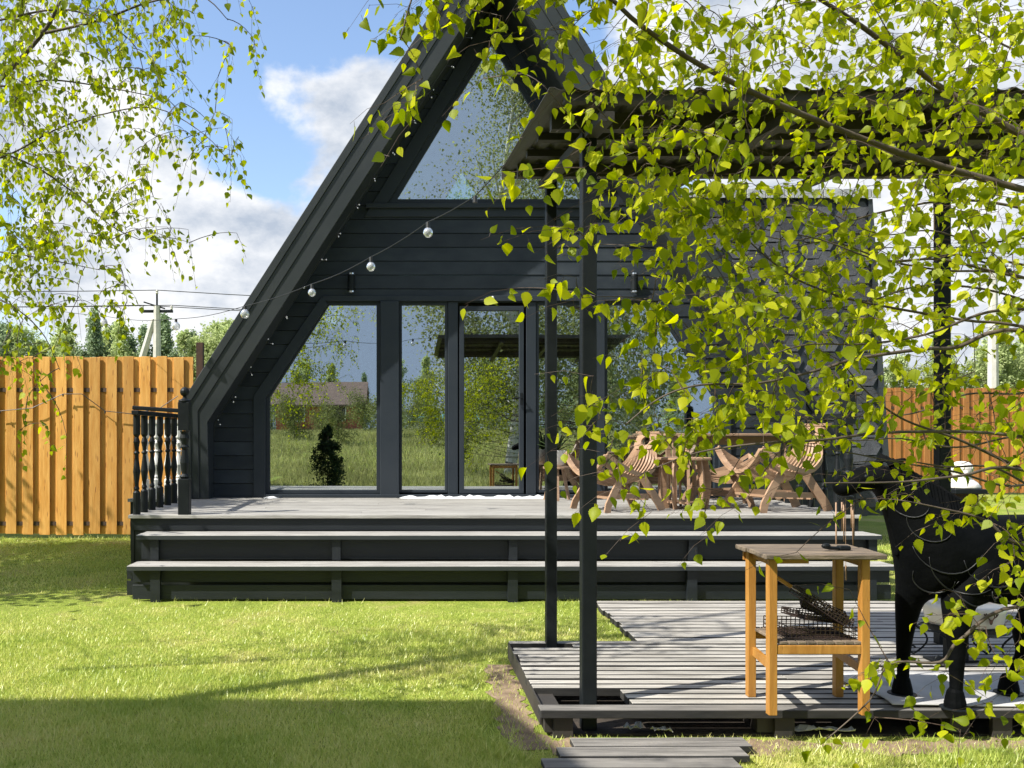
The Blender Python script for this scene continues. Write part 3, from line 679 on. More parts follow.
# path boards, turned a little
pr = empty('board_walk', (1.2, 4.2, 0), 'short dark board walk leading up to the plank platform', 'walkway')
mb = MB(); y = 4.50; k = 0
while y > 2.6:
    t = (4.52-y)/.9; xa = .86-t*.62+random.uniform(-.006,.006); xb = 1.73-t*.50+random.uniform(-.006,.006); z = .05+random.uniform(-.002,.002)
    vs = [(xa,y-.134,z-.03),(xb-.0,y-.131,z-.03),(xb,y+.0,z-.03),(xa,y-.008,z-.03),(xa,y-.134,z),(xb,y-.131,z),(xb,y,z),(xa,y-.008,z)]
    mb.add(vs, [(0,3,2,1),(4,5,6,7),(0,1,5,4),(1,2,6,5),(2,3,7,6),(3,0,4,7)]); y -= .140
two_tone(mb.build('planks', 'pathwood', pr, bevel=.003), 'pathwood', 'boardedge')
# crumpled scraps lying under the platform edge
for i, (x, y) in enumerate(((1.22,4.71),(.86,4.78),(1.35,4.66),(2.05,4.67),(2.25,4.665))):
    mb = MB(); m = 7; vs = []
    ln = .10 if i < 3 else .20
    for a in range(m):
        for b in range(3): vs.append((x+ln*(a/(m-1)-.5)+random.uniform(-.01,.01), y-.03+.018*b, .03+.03*random.random()))
    mb.add(vs, [(a*3+b, (a+1)*3+b, (a+1)*3+b+1, a*3+b+1) for a in range(m-1) for b in range(2)])
    o = mb.build('plastic_scrap', 'mat', loc=(x, y-.05, .04)); s = o.modifiers.new('solid', 'SOLIDIFY'); s.thickness = .003
    tag(o, 'crumpled pale plastic scrap under the front edge of the plank platform', 'scrap', 'pale scraps under the plank platform')

# ------------------------------------------------------------------ canopy
cn = empty('canopy', (1, 5.4, 0), 'black steel canopy with brown corrugated tin roof on tall square posts', 'canopy')
zn, zf_, yn, yf_ = 3.21, 3.42, 4.30, 6.34
rz = lambda y: zn+(zf_-zn)*(y-yn)/(yf_-yn)
CX0, CX1 = .715, 4.3
for x, y, wd in ((.993,4.75,.078),(1.023,6.10,.072),(3.675,6.10,.078),(3.70,4.75,.078)):
    mb = MB(); mb.box(x-wd/2, x+wd/2, y-wd/2, y+wd/2, 0.0, rz(y)-.10); mb.build('post', 'blackmetal', cn, bevel=.005)
mb = MB()  # corrugated sheet
n = int((CX1-CX0)/.0125); vs = []
ny = 5
for j in range(ny):
    y = yn+(yf_-yn)*j/(ny-1)
    for i in range(n+1):
        x = CX0+(CX1-CX0)*i/n; ph = (i % 8)/8
        dz = .013 if ph < .35 else (.0 if .45 < ph < .9 else .006)
        vs.append((x, y, rz(y)+dz))
mb.add(vs, [(j*(n+1)+i, j*(n+1)+i+1, (j+1)*(n+1)+i+1, (j+1)*(n+1)+i) for j in range(ny-1) for i in range(n)])
o = mb.build('roof_sheet', 'tin', cn); s = o.modifiers.new('solid', 'SOLIDIFY'); s.thickness = .003
for y in (4.36, 4.75, 5.2, 5.65, 6.10, 6.29):
    mb = MB(); hgt = .09 if y in (4.75, 6.10) else .045
    mb.box(CX0+.08, CX1-.05, y-.03, y+.03, rz(y)-hgt-.002, rz(y)-.004); mb.build('purlin', 'beam', cn)
for x in (1.0, 1.9, 2.8, 3.69):
    mb = MB(); mb.bar((x, 4.34, rz(4.34)-.115), (x, 6.27, rz(6.27)-.115), .07, .045); mb.build('rafter', 'beam', cn)
mb = MB(); mb.box(CX0, CX1, yf_-.012, yf_+.004, rz(yf_)-.055, rz(yf_)+.005); mb.build('edge_strip', 'tin', cn)

# ------------------------------------------------------------------ string lights
sl_ = empty('string_lights', at(428,223,7.2), 'drooping festoon of clear round bulbs from the left trees to the canopy', 'string lights')
ctrl = [(-60,270,15.2),(0,290,14),(22,302,13.6),(104,316,12.4),(176,319,10.9),(245,306,9.6),(312,284,8.9),(371,257,7.9),(428,222,7.2),(475,196,6.7),(508,160,6.42),(525,139,6.2),(620,124,5.7),(746,128,5.2),(888,130,4.8)]
pts = []
for i in range(len(ctrl)-1):
    a = at(*ctrl[i]); b = at(*ctrl[i+1])
    for k in range(6): 
        p = a.lerp(b, k/6); p.z -= .018*math.sin(math.pi*k/6)*(b-a).length; pts.append(p)
mb = MB(); mb.tube(pts, .0038, 5); mb.build('wire', 'wire', sl_)
for (px, py, d) in ctrl[3:9]+ctrl[9:10]+ctrl[11:]:
    p = at(px, py, d); mb = MB(); mb.tube([p, p-Vector((0,0,.05))], [.016,.018], 8); sk = mb.build('socket', 'wire', sl_)
    if (px, py) == (475,196): continue
    mb = MB(); mb.ball(p-Vector((0,0,.085)), .040 if d < 9.5 else .050, 14, (1,1,1.05)); mb.build('bulb', 'bulb', sk, smooth=True)
    mb = MB(); mb.tube([p-Vector((0,0,.05)), p-Vector((.006,0,.08)), p-Vector((-.006,0,.09)), p-Vector((0,0,.06))], .0022, 4); mb.build('filament', 'chrome', sk)

# ------------------------------------------------------------------ fences
def fence(name, ax, ay, bx, by, z0, z1, label, ends=(), mat='fence'):
    root = empty(name, ((ax+bx)/2, (ay+by)/2, z0), label, 'fence')
    a = Vector((ax, ay)); b = Vector((bx, by)); u = (b-a).normalized(); L_ = (b-a).length; nrm = Vector((u.y, -u.x))
    mf = MB(); mk = MB(); p = .231; n = int(L_/p)
    def brd(m, s, wd, off, z0_, z1_):
        c = a+u*s+nrm*off; h = u*wd/2; t = nrm*.009
        c4_ = [c-h+t, c+h+t, c+h-t, c-h-t]
        m.add([(q.x,q.y,z0_) for q in c4_]+[(q.x,q.y,z1_) for q in c4_], [(3,2,1,0),(4,5,6,7),(0,1,5,4),(1,2,6,5),(2,3,7,6),(3,0,4,7)])
    for i in range(n):
        brd(mf, i*p+.07, .142, .022, z0+.04+random.uniform(-.012,.012), z1+random.uniform(-.010,.010))
        brd(mk, i*p+.07+p/2, .150, -.010, z0+.04+random.uniform(-.012,.012), z1+random.uniform(-.01,.01))
    mf.build('front_boards', mat, root, bevel=.003); mk.build('back_boards', mat, root)
    for zr in (z0+.16, z0+(z1-z0)*.805):
        mb = MB(); q = [a+nrm*.0122, b+nrm*.0122, b-nrm*.0005, a-nrm*.0005]
        mb.add([(v.x,v.y,zr) for v in q]+[(v.x,v.y,zr+.055) for v in q], [(3,2,1,0),(4,5,6,7),(0,1,5,4),(1,2,6,5),(2,3,7,6),(3,0,4,7)]); mb.build('rail', 'fencerail', root)
    for s in ends:
        c = a+u*s; mb = MB(); mb.box(c.x-.045, c.x+.045, c.y-.0, c.y+.09, z0-.1, z1+.20); mb.build('fence_post', 'rust', root)
    return root
fence('board_fence', -8.2, 12.43, -2.86, 12.43, .15, 2.64, 'amber board-on-board fence left of the house', ends=(5.43,))
fence('board_fence', 5.0, 21.3, 21.0, 21.3, .15, 2.67, 'shade-darkened orange board fence at the back right beyond the canopy', mat='fencedark')
# cable drooping on the left fence
cb = [(-20,412),(0,411),(32,408),(63,394),(82,394),(105,411),(133,414),(160,408),(178,396)]
mb = MB(); mb.tube([at(px,py,12.33) for px,py in cb], .006, 5); 
for px,py in cb[1:7:2]: mb.tube([at(px,py,12.33), at(px,py+2.5,12.33)], .012, 6)
tag(mb.build('light_cable', 'wire', loc=at(80,400,12.33)), 'thin black cable drooping along the left amber fence', 'cable')

# ------------------------------------------------------------------ utility poles
def pole(px, d, ytop, label, brace=True, wires=True):
    c = at(px, ytop, d); r = empty('utility_pole', (c.x, d, 0), label, 'utility pole')
    mb = MB(); mb.tube([(c.x,d,0),(c.x,d,c.z)], [.20,.13], 8); mb.build('pole_shaft', 'concrete', r)
    if brace: mb = MB(); mb.tube([(c.x-1.9,d,0),(c.x-.12,d,c.z-.5)], [.17,.12], 8); mb.build('brace', 'concrete', r)
    mb = MB(); mb.bar((c.x-.6,d,c.z-.2),(c.x+.6,d,c.z-.2), .1, .1); mb.bar((c.x,d,c.z-.1),(c.x,d,c.z+.45), .06, .06); mb.bar((c.x-.5,d,c.z+.15),(c.x+.3,d,c.z-.1), .07,.05); mb.build('crossarm', 'blackmetal', r)
    for x in (-.55, 0, .55): 
        mb = MB(); zz = c.z-.14 if x else c.z+.45; mb.lathe((c.x+x,d,zz), [(.03,0),(.06,.03),(.04,.08),(.06,.11),(.02,.17)], 8); mb.build('insulator', 'concrete', r)
    if wires:
        for k, x in enumerate((-.55, .55, .0)):
            zz = c.z+.03 if x else c.z+.6; pts = []
            for i in range(21):
                t = (i/10-1)*26 if brace else -7+i*1.9; pts.append((c.x+x+t, d+.15*t, zz-.02*(26-abs(t))*abs(t)/12))
            mb = MB(); mb.tube(pts, .018, 4); mb.build('power_line', 'wire', r)
pole(157, 34, 306, 'concrete utility pole with a slanting brace beyond the left fence')
pole(993, 30, 265, 'plain concrete utility pole behind the leaves at the right', False, True)

# ------------------------------------------------------------------ deck furniture
def make_chair(mat):
    r = empty('lounge_chair', (0,0,0))
    mb = MB(); K = 5
    for k in range(-K, K+1):
        pts = []; u = k/K
        # from back plate, down into the seat, out to the front / up to the arms
        B = [Vector((-.37, .15*u, .69-.03*u*u)), Vector((-.31, .25*u, .50-.0*u*u)), Vector((-.16, .30*u, .34+.05*u*u)), Vector((.06, .36*u, .275+.14*u*u)), Vector((.26, .38*u, .31+.20*u*u)), Vector((.40, .37*u, .385+.22*u*u))]
        for i in range(len(B)-1):
            for s in range(4):
                t = s/4; p0 = B[max(i-1,0)]; p1 = B[i]; p2 = B[i+1]; p3 = B[min(i+2,len(B)-1)]
                pts.append(.5*((2*p1)+(-p0+p2)*t+(2*p0-5*p1+4*p2-p3)*t*t+(-p0+3*p1-3*p2+p3)*t**3))
        pts.append(B[-1]); mb.ribbon(pts, .020, .042, (0,.001,1))
    mb.build('ribs', mat, r)
    mb = MB()   # back plate with a round hand hole
    n = 20; outer = []; inner = []
    for i in range(n):
        a = 2*math.pi*i/n; ca, sa = math.cos(a), math.sin(a)
        s = min(.17/max(abs(ca),1e-3), .085/max(abs(sa),1e-3)); outer.append((ca*s, sa*s)); inner.append((ca*.072, sa*.052))
    vs = []
    for dx in (0, .024):
        for pl in (outer, inner):
            for (a, b) in pl: vs.append((-.375+dx-.08*b/.17-.02, a, .735+b))
    fs = []
    for i in range(n):
        j = (i+1)%n; fs += [(i,j,n+j,n+i),(2*n+j,2*n+i,3*n+i,3*n+j),(j,i,2*n+i,2*n+j),(n+i,n+j,3*n+j,3*n+i)]
    mb.add(vs, fs); mb.box(-.46, -.40, -.20, .20, .815, .84); mb.build('backrest', mat, r)
    mb = MB(); mb.ribbon([Vector((.405, .37*u, .375+.22*u*u)) for u in [i/6-1 for i in range(13)]], .05, .03, (0,0,1)); mb.build('front_rail', mat, r)
    for s in (-1, 1):
        mb = MB(); pl = [Vector((.13,s*.27,.37)), Vector((.24,s*.285,.22)), Vector((.33,s*.30,.08)), Vector((.35,s*.305,0))]; mb.ribbon(pl, .022, .075, (1,0,.4)); mb.build('leg', mat, r)
        mb = MB(); pl = [Vector((-.17,s*.20,.36)), Vector((-.26,s*.22,.22)), Vector((-.36,s*.235,.08)), Vector((-.40,s*.24,0))]; mb.ribbon(pl, .022, .085, (-1,0,.4)); mb.build('leg', mat, r)
        mb = MB(); mb.bar((.27,s*.275,.17),(-.31,s*.205,.15), .02, .05); mb.build('stretcher', mat, r)
    mb = MB(); mb.bar((.26,-.28,.15),(.26,.28,.15), .05, .02); mb.bar((-.28,-.2,.15),(-.28,.2,.15), .05, .02); mb.bar((.22,-.27,.12),(-.26,.19,.12), .05,.018); mb.build('cross_stretcher', mat, r)
    return r
g = 'ribbed plywood lounge chairs on the deck'
ch = make_chair('ply')
chairs = [(2.32, 9.62, math.radians(203), 1.0, 'ribbed tan plywood chair standing just right of the near canopy post'),
          (3.66, 10.35, math.radians(-15), .95, 'ribbed brown plywood chair facing right, behind the large right chair'),
          (4.02, 9.62, math.radians(192), 1.10, 'large ribbed plywood chair near the right deck edge, its back to the wing')]
for i, (x, y, a, s_, lb) in enumerate(chairs):
    o = ch if i == 0 else copy_tree(ch)
    o.location = (x, y, ZD); o.rotation_euler = (0,0,a); o.scale = (s_,s_,s_); tag(o, lb, 'chair', g)
def round_table(x, y, r0, h, lb, n=10):
    t = empty('slatted_table', (x,y,ZD), lb, 'table')
    mb = MB(); mb.lathe((x,y,ZD), [(r0-.006,h-.026),(r0,h-.022),(r0,h-.004),(r0-.006,h)], 32); mb.build('tabletop', 'ply', t, smooth=False)
    for k in range(n):
        a = 2*math.pi*(k+.3)/n; mb = MB(); pts = []
        for i in range(7):
            u = i/6; rr_ = r0*.74+.065*math.sin(math.pi*u)*r0*2; pts.append((x+rr_*math.cos(a), y+rr_*math.sin(a), ZD+.0+u*(h-.027)))
        mb.ribbon(pts, .02, .065, (math.cos(a), math.sin(a), 0)); mb.build('leg', 'ply', t)
    mb = MB(); mb.lathe((x,y,ZD), [(r0*.60,.06),(r0*.72,.06),(r0*.72,.078),(r0*.60,.078)], 24); mb.build('lower_ring', 'ply', t)
round_table(3.11, 9.85, .285, .555, 'small round plywood table with bowed slat legs between the chairs')
# plank bench / bar against the glass
bt = empty('bar_table', (3.9, 10.9, ZD), 'long plywood bar table standing behind the chairs at the window', 'table')
mb = MB(); mb.box(3.2, 4.75, 10.75, 11.15, ZD+.79, ZD+.82); mb.build('tabletop', 'plydark', bt, bevel=.004)
for x in (3.3, 4.65):
    for y in (10.82, 11.08):
        mb = MB(); mb.box(x-.025, x+.025, y-.025, y+.025, ZD, ZD+.789); mb.build('leg', 'plydark', bt)
mb = MB(); mb.box(3.33, 4.62, 10.94, 10.96, ZD+.68, ZD+.785); mb.build('apron', 'plydark', bt)
# potted spiky plant on the deck by the glass
pp = empty('potted_plant', (1.93, 11.05, ZD), 'spiky dark plant in a white pot on a stool behind the canopy posts', 'plant')
mb = MB(); mb.lathe((1.93,11.05,ZD), [(.07,.42),(.085,.44),(.11,.60),(.115,.61),(.10,.61),(.095,.58)], 16); mb.build('pot', 'white', pp, smooth=True)
mb = MB(); mb.lathe((1.93,11.05,ZD), [(.17,.385),(.175,.39),(.175,.41),(.17,.415)], 20)
mb.build('stool_seat', 'plydark', pp)
for a in (0.4, 2.5, 4.6):
    mb = MB(); mb.bar((1.93+.08*math.cos(a),11.05+.08*math.sin(a),ZD+.385),(1.93+.17*math.cos(a),11.05+.17*math.sin(a),ZD), .03,.03); mb.build('stool_leg', 'plydark', pp)
mb = MB()
for i in range(34):
    a = random.uniform(0, 6.28); ln = random.uniform(.16,.30); e = random.uniform(.2,1.3); d = Vector((math.cos(a)*math.cos(e), math.sin(a)*math.cos(e), math.sin(e)))
    p = Vector((1.93,11.05,ZD+.60)); mb.ribbon([p, p+d*ln*.5+Vector((0,0,.01)), p+d*ln], .022, .003, (0,0,1))
mb.build('leaves', 'thuja', pp)

# ------------------------------------------------------------------ barbecue table and what is on it
tb = empty('side_table', (2.1, 4.7, .15), 'tall amber pine table with a stained top on the plank platform', 'table')
TZ = .15
for (x, y) in ((1.87,4.53),(2.335,4.53),(1.89,4.85),(2.36,4.85)):
    mb = MB(); mb.box(x-.0215, x+.0215, y-.0215, y+.0215, TZ+.003, .938); mb.build('leg', 'pine', tb, bevel=.003)
mb = MB()
for k in range(3):
    y0 = 4.465+k*.147; xo = [0,.012,.006][k]; mb.add([(1.815+xo,y0,.941),(2.42+xo,y0,.941),(2.432+xo,y0+.143,.941),(1.82+xo,y0+.143,.941),(1.815+xo,y0,.966),(2.42+xo,y0,.966),(2.432+xo,y0+.143,.966),(1.82+xo,y0+.143,.966)], [(0,3,2,1),(4,5,6,7),(0,1,5,4),(1,2,6,5),(2,3,7,6),(3,0,4,7)])
mb.build('tabletop', 'tabletop', tb, bevel=.004)
mb = MB(); mb.box(1.86,2.35,4.87,4.885,.885,.938); mb.build('apron', 'pine', tb)
mb = MB(); mb.box(1.893,2.05,4.512,4.527,.915,.938); mb.build('apron', 'pine', tb)
for x in (1.905, 2.345):
    mb = MB(); mb.bar((x-.02,4.552,.92),(x-.005,4.828,.92), .018, .04); mb.build('apron', 'pine', tb)
    mb = MB(); mb.bar((x-.02,4.552,.385),(x-.005,4.828,.40), .02, .045); mb.build('stretcher', 'pine', tb)
mb = MB(); mb.box(1.892,2.313,4.512,4.532,.46,.505); mb.build('shelf_rail', 'pine', tb, bevel=.003)
mb = MB(); mb.box(1.90,2.34,4.856,4.872,.46,.505); mb.build('shelf_rail', 'pine', tb)
mb = MB()
for i in range(9): x = 1.905+i*.047; mb.box(x, x+.04, 4.514, 4.87, .508, .523)
mb.build('shelf', 'tabletop', tb, bevel=.002)
# grill grates
def grate(c, rx, wd, dp, ht, tilt, lb, handle=False, seed=1):
    r = random.Random(seed); root = empty('grill_basket', c, lb, 'grill basket')
    Mx = Matrix.Translation(Vector(c)) @ Matrix.Rotation(math.radians(rx), 4, 'Z') @ Matrix.Rotation(math.radians(tilt), 4, 'Y')
    T = lambda x, y, z: Mx @ Vector((x, y, z))
    mb = MB(); nx = 15; ny = 9
    for i in range(nx+1):
        x = -wd/2+wd*i/nx; mb.tube([T(x,-dp/2,ht), T(x,-dp/2,0), T(x,dp/2,0), T(x,dp/2,ht)], .0028, 4)
    for j in range(ny+1):
        y = -dp/2+dp*j/ny; mb.tube([T(-wd/2,y,ht), T(-wd/2,y,0), T(wd/2,y,0), T(wd/2,y,ht)], .0028, 4)
    for zz in (ht*.35, ht*.7, ht): mb.tube([T(-wd/2,-dp/2,zz),T(wd/2,-dp/2,zz),T(wd/2,dp/2,zz),T(-wd/2,dp/2,zz),T(-wd/2,-dp/2,zz)], .0026, 4)
    mb.build('wire_mesh', 'grate', root)
    if handle:
        mb = MB(); mb.tube([T(-wd/2,-.02,ht/2),T(-wd/2-.05,0,ht/2)], .004, 6); mb.tube([T(-wd/2,.02,ht/2),T(-wd/2-.05,0,ht/2)], .004, 6); mb.build('handle_rod', 'chrome', root)
        mb = MB(); mb.bar(T(-wd/2-.045,0,ht/2),T(-wd/2-.135,0,ht/2), .024, .02); mb.build('handle', 'pine', root, bevel=.004)
grate((2.13,4.68,.530), 3, .37, .26, .06, 2, 'sooty wire grill basket lying flat on the table shelf', seed=1)
grate((2.165,4.66,.655), -6, .26, .22, .05, 33, 'sooty wire grill basket with wooden handle tilted on top of the pile', True, 2)
grate((2.18,4.71,.60), 14, .28, .20, .03, 8, 'shallow wire grill basket wedged in the middle of the pile', False, 3)
grate((2.20,4.69,.635), -22, .22, .20, .035, 20, 'small wire grill basket turned askew near the right of the pile', False, 4)
# brush on the table
br = empty('grill_brush', (2.24,4.62,.97), 'small black brush lying on the stained table top', 'brush')
mb = MB(); mb.tube([(2.17,4.60,.985),(2.20,4.605,.982),(2.25,4.625,.978),(2.27,4.63,.978)], [.006,.010,.009,.007], 8); mb.build('handle', 'blackmetal', br, smooth=True)
mb = MB(); mb.box(2.255,2.315,4.615,4.655,.968,.990); mb.build('brush_head', 'blackmetal', br, bevel=.005)
mb = MB(); mb.ball((2.18,4.605,.992), .018, 8, (1.4,.8,.8)); mb.build('knob', 'blackmetal', br, smooth=True)

# ------------------------------------------------------------------ sheet under the statue
mb = MB(); vs = []; nx, ny = 26, 10
for j in range(ny+1):
    for i in range(nx+1):
        u = i/nx; v = j/ny; x = 2.54+u*2.1; y = 4.64+v*.66; x += (.02*math.sin(v*7) if i == 0 else 0)
        vs.append((x, y, .163+.006*math.sin(x*5+y*3)*math.sin(y*7)))
mb.add(vs, [(j*(nx+1)+i, j*(nx+1)+i+1, (j+1)*(nx+1)+i+1, (j+1)*(nx+1)+i) for j in range(ny) for i in range(nx)])
o = mb.build('ground_sheet', 'mat', loc=(3.5,5,.16), smooth=True); s = o.modifiers.new('solid', 'SOLIDIFY'); s.thickness = .006; s.offset = 1
tag(o, 'pale grey sheet laid on the planks under the black statue', 'sheet')

# ------------------------------------------------------------------ animal statue
st = empty('animal_statue', (3.0,4.72,.17), 'big black hoofed animal statue standing on the pale sheet, head lowered left', 'statue')
def skin(name, verts, edges, mat, parent, root=0, sub=2):
    me = bpy.data.meshes.new(name); off = world_loc(parent)
    me.from_pydata([tuple(Vector(v[:3])-off) for v in verts], edges, []); o = bpy.data.objects.new(name, me); COL.objects.link(o); o.parent = parent
    m = o.modifiers.new('skin', 'SKIN'); m.use_smooth_shade = True
    for i, v in enumerate(verts):
        rx, ry = (v[3], v[4]) if len(v) > 4 else (v[3], v[3]); me.skin_vertices[0].data[i].radius = (rx, ry); me.skin_vertices[0].data[i].use_root = (i == root)
    m2 = o.modifiers.new('sub', 'SUBSURF'); m2.levels = sub; m2.render_levels = sub
    me.materials.append(MT[mat]); return o
Y0 = 4.72
V_ = [(3.30,Y0,.93,.23,.22),   #0 belly/barrel
      (3.02,Y0,.93,.25,.24),   #1 shoulder
      (2.80,Y0,.97,.235,.20),  #2 chest
      (2.70,Y0,1.12,.17,.15),  #3 neck base
      (2.60,Y0,1.27,.125,.10), #4 neck
      (2.50,Y0,1.36,.10,.085), #5 poll
      (2.37,Y0,1.31,.075,.065), #6 mid face
      (2.27,Y0,1.265,.062,.055),#7 muzzle
      (3.58,Y0,.95,.24,.22),   #8 rump
      # front left leg (viewer side) 9-13
      (2.85,4.6,0.72,0.09,0.081),(2.84,4.59,0.52,0.0528,0.048),(2.835,4.585,0.38,0.0384,0.036),(2.83,4.58,0.25,0.0304,0.0304),(2.825,4.58,0.19,0.044,0.04),
      # front far leg 14-18
      (2.72,4.8,0.72,0.09,0.081),(2.705,4.82,0.52,0.0512,0.048),(2.7,4.83,0.38,0.0376,0.036),(2.7,4.83,0.25,0.0304,0.0304),(2.695,4.83,0.19,0.044,0.04),
      # hind legs 19-
      (3.62,4.6,0.72,0.108,0.09),(3.48,4.59,0.52,0.056,0.048),(3.58,4.585,0.4,0.036,0.036),(3.56,4.58,0.25,0.0288,0.0288),(3.55,4.58,0.19,0.0416,0.04),
      (3.5,4.84,0.72,0.108,0.09),(3.34,4.85,0.52,0.056,0.048),(3.36,4.85,0.4,0.036,0.036),(3.3,4.85,0.25,0.0288,0.0288),(3.28,4.85,0.19,0.0416,0.04)]
E_ = [(0,1),(1,2),(2,3),(3,4),(4,5),(5,6),(6,7),(0,8),(1,9),(9,10),(10,11),(11,12),(12,13),(2,14),(14,15),(15,16),(16,17),(17,18),(8,19),(19,20),(20,21),(21,22),(22,23),(8,24),(24,25),(25,26),(26,27),(27,28)]
skin('body', V_, E_, 'statue', st, 0)
for s in (-1, 1):
    skin('ear', [(2.53,Y0+s*.05,1.40,.022),(2.56,Y0+s*.08,1.425,.024,.014),(2.60,Y0+s*.10,1.435,.010)], [(0,1),(1,2)], 'statue', st, 0, 1)
skin('throat_bell', [(2.58,Y0,1.16,.04),(2.61,Y0,1.06,.03),(2.62,Y0,.98,.022),(2.60,Y0,.92,.012)], [(0,1),(1,2),(2,3)], 'statue', st, 0, 1)
mb = MB()   # mane
for i in range(26):
    t = i/25; p = Vector((2.52,Y0,1.45)).lerp(Vector((3.0,Y0,1.17)), t); mb.ribbon([p+Vector((0,random.uniform(-.03,.03),0)), p+Vector((.04,-.07,-.04)), p+Vector((.03,-.13,-.14-random.random()*.05))], .035, .006, (0,1,.2))
mb.build('mane', 'statue', st)
for (x, y) in ((2.825,4.58),(2.695,4.83),(3.55,4.58),(3.28,4.85)):
    mb = MB(); mb.lathe((x,y,.171), [(.052,0),(.050,.03),(.038,.085),(.028,.10)], 12); mb.build('hoof', 'statue', st, smooth=False)
    mb = MB(); mb.lathe((x,y,.1705), [(.072,0),(.072,.004),(.068,.006)], 18); mb.build('foot_plate', 'blackmetal', st)
def plates():
    dg = bpy.context.evaluated_depsgraph_get(); body = [o for o in st.children if o.name.startswith('body')][0]; ev = body.evaluated_get(dg); iv = body.matrix_world.inverted(); off = world_loc(st)
    r = random.Random(5)
    for (cx, cz, rad, a0, a1) in ((2.78,1.06,.20,200,330),(2.86,.98,.22,190,300),(2.98,1.0,.20,200,340),(3.10,.93,.22,200,320),(3.22,.98,.20,190,330),(3.34,.93,.22,200,330),(3.46,.98,.2,200,340),(2.70,1.15,.13,180,320),(2.62,1.24,.10,190,330),(2.90,.82,.12,180,350),(3.05,.80,.12,190,340),(2.74,.86,.11,180,340)):
        pts = []
        for i in range(13):
            a = math.radians(a0+(a1-a0)*i/12); x = cx+rad*math.cos(a)*.8; z = cz+rad*math.sin(a)
            ok, hit, nrm, _ = ev.ray_cast(Vector((x, 3.0, z))-off, Vector((0,1,0)))
            if ok: pts.append(hit+off+nrm*.003)
        if len(pts) > 4:
            mb = MB(); n = len(pts); mb.tube(pts, [.0035*math.sin(math.pi*(i+.6)/(n+.2))+.001 for i in range(n)], 5); mb.build('plate_edge', 'plate', st, smooth=True)
MT['plate'] = surf('edge_worn_black', (.006,.007,.008), (.016,.017,.018), 20, (1,1,1), .45, .1)
plates()
mb = MB(); mb.ball((2.41,Y0-.068,1.345), .012, 8); mb.build('eye', 'blackmetal', st, smooth=True)
# wind chime hanging from the jaw, behind the pine table
wc = empty('wind_chime', (2.455,4.96,1.22), 'thin tan tube wind chime hanging below the lowered head of the black statue', 'wind chime')
mb = MB(); mb.lathe((2.455,4.96,1.216), [(.035,0),(.040,.003),(.040,.008),(.035,.011)], 14); mb.build('chime_ring', 'blackmetal', wc)
mb = MB()
for a in (0, 2.1, 4.2): mb.tube([(2.455+.034*math.cos(a),4.96+.034*math.sin(a),1.224),(2.45,4.86,1.30),(2.455,4.79,1.31)], .0012, 4)
mb.build('hanging_cord', 'wire', wc)
for i, (dx, l) in enumerate(((-.062,.33),(-.02,.16),(.0,.22),(.022,.14),(.040,.24),(.055,.19))):
    x = 2.455+dx*.62; y = 4.96+.02*((i%3)-1); x2 = 2.455+dx; mb = MB(); mb.tube([(x,y,1.216),(x2,y,1.19)], .0012, 4); mb.build('cord', 'wire', wc)
    mb = MB(); mb.tube([(x2,y,1.19),(x2+.002,y,1.19-l)], .0042, 8); mb.build('tube', 'ply', wc, smooth=True)
mb = MB(); mb.tube([(2.455,4.96,1.216),(2.457,4.96,.80)], .0014, 4); mb.bar((2.457,4.96,.84),(2.457,4.96,.76), .014, .004); mb.build('pendulum', 'ply', wc)

# ------------------------------------------------------------------ cream fire bowl on iron stand
fb = empty('fire_bowl', (3.52,5.60,.15), 'cream ceramic fire bowl with a dark emblem on a black scrolled iron stand', 'fire bowl')
bx, by = 3.52, 5.62
mb = MB(); mb.add([], []); 
prof = [(.14,.02),(.20,.03),(.235,.09),(.248,.16),(.250,.185),(.238,.20),(.20,.205)]
n = 28; vs = []
for r_, z_ in prof:
    for k in range(n): a = 2*math.pi*k/n; vs.append((bx+r_*math.cos(a)*.92, by+r_*math.sin(a)*.85, (.315+z_*.95)))
mb.add(vs, [(i*n+k, i*n+(k+1)%n, (i+1)*n+(k+1)%n, (i+1)*n+k) for i in range(len(prof)-1) for k in range(n)]+[tuple(range(n))[::-1], tuple((len(prof)-1)*n+k for k in range(n))])
mb.build('bowl', 'cream', fb, smooth=True)
mb = MB(); vs = []
for r_, z_ in ((.13,.0),(.20,.012),(.225,.045),(.228,.06)):
    for k in range(n): a = 2*math.pi*k/n; vs.append((bx+r_*math.cos(a), by+r_*math.sin(a)*.85, .33+z_))
mb.add(vs, [(i*n+k, i*n+(k+1)%n, (i+1)*n+(k+1)%n, (i+1)*n+k) for i in range(3) for k in range(n)]+[tuple(range(n))[::-1]]); mb.build('cradle', 'blackmetal', fb)
mb = MB()  # antlered emblem on the front
ex, ez = bx+.03, .455
for s in (-1, 1):
    yy = by-.85*.248-.006
    mb.tube([(ex,yy,ez-.03),(ex+s*.012,yy,ez),(ex+s*.03,yy,ez+.012),(ex+s*.042,yy,ez+.03)], .004, 5); mb.tube([(ex+s*.02,yy,ez+.005),(ex+s*.018,yy,ez+.028)], .003, 4); mb.tube([(ex+s*.03,yy,ez+.012),(ex+s*.03,yy,ez+.034)], .003, 4)
mb.ball((ex,by-.85*.248-.004,ez-.02), .014, 8, (.8,.4,1.2)); mb.build('emblem', 'rust', fb)
mb = MB(); 
mb.tube([(bx+.26*math.cos(a),by+.22*math.sin(a),.352) for a in [2*math.pi*k/24 for k in range(25)]], .006, 5, False); mb.build('stand_ring', 'blackmetal', fb)
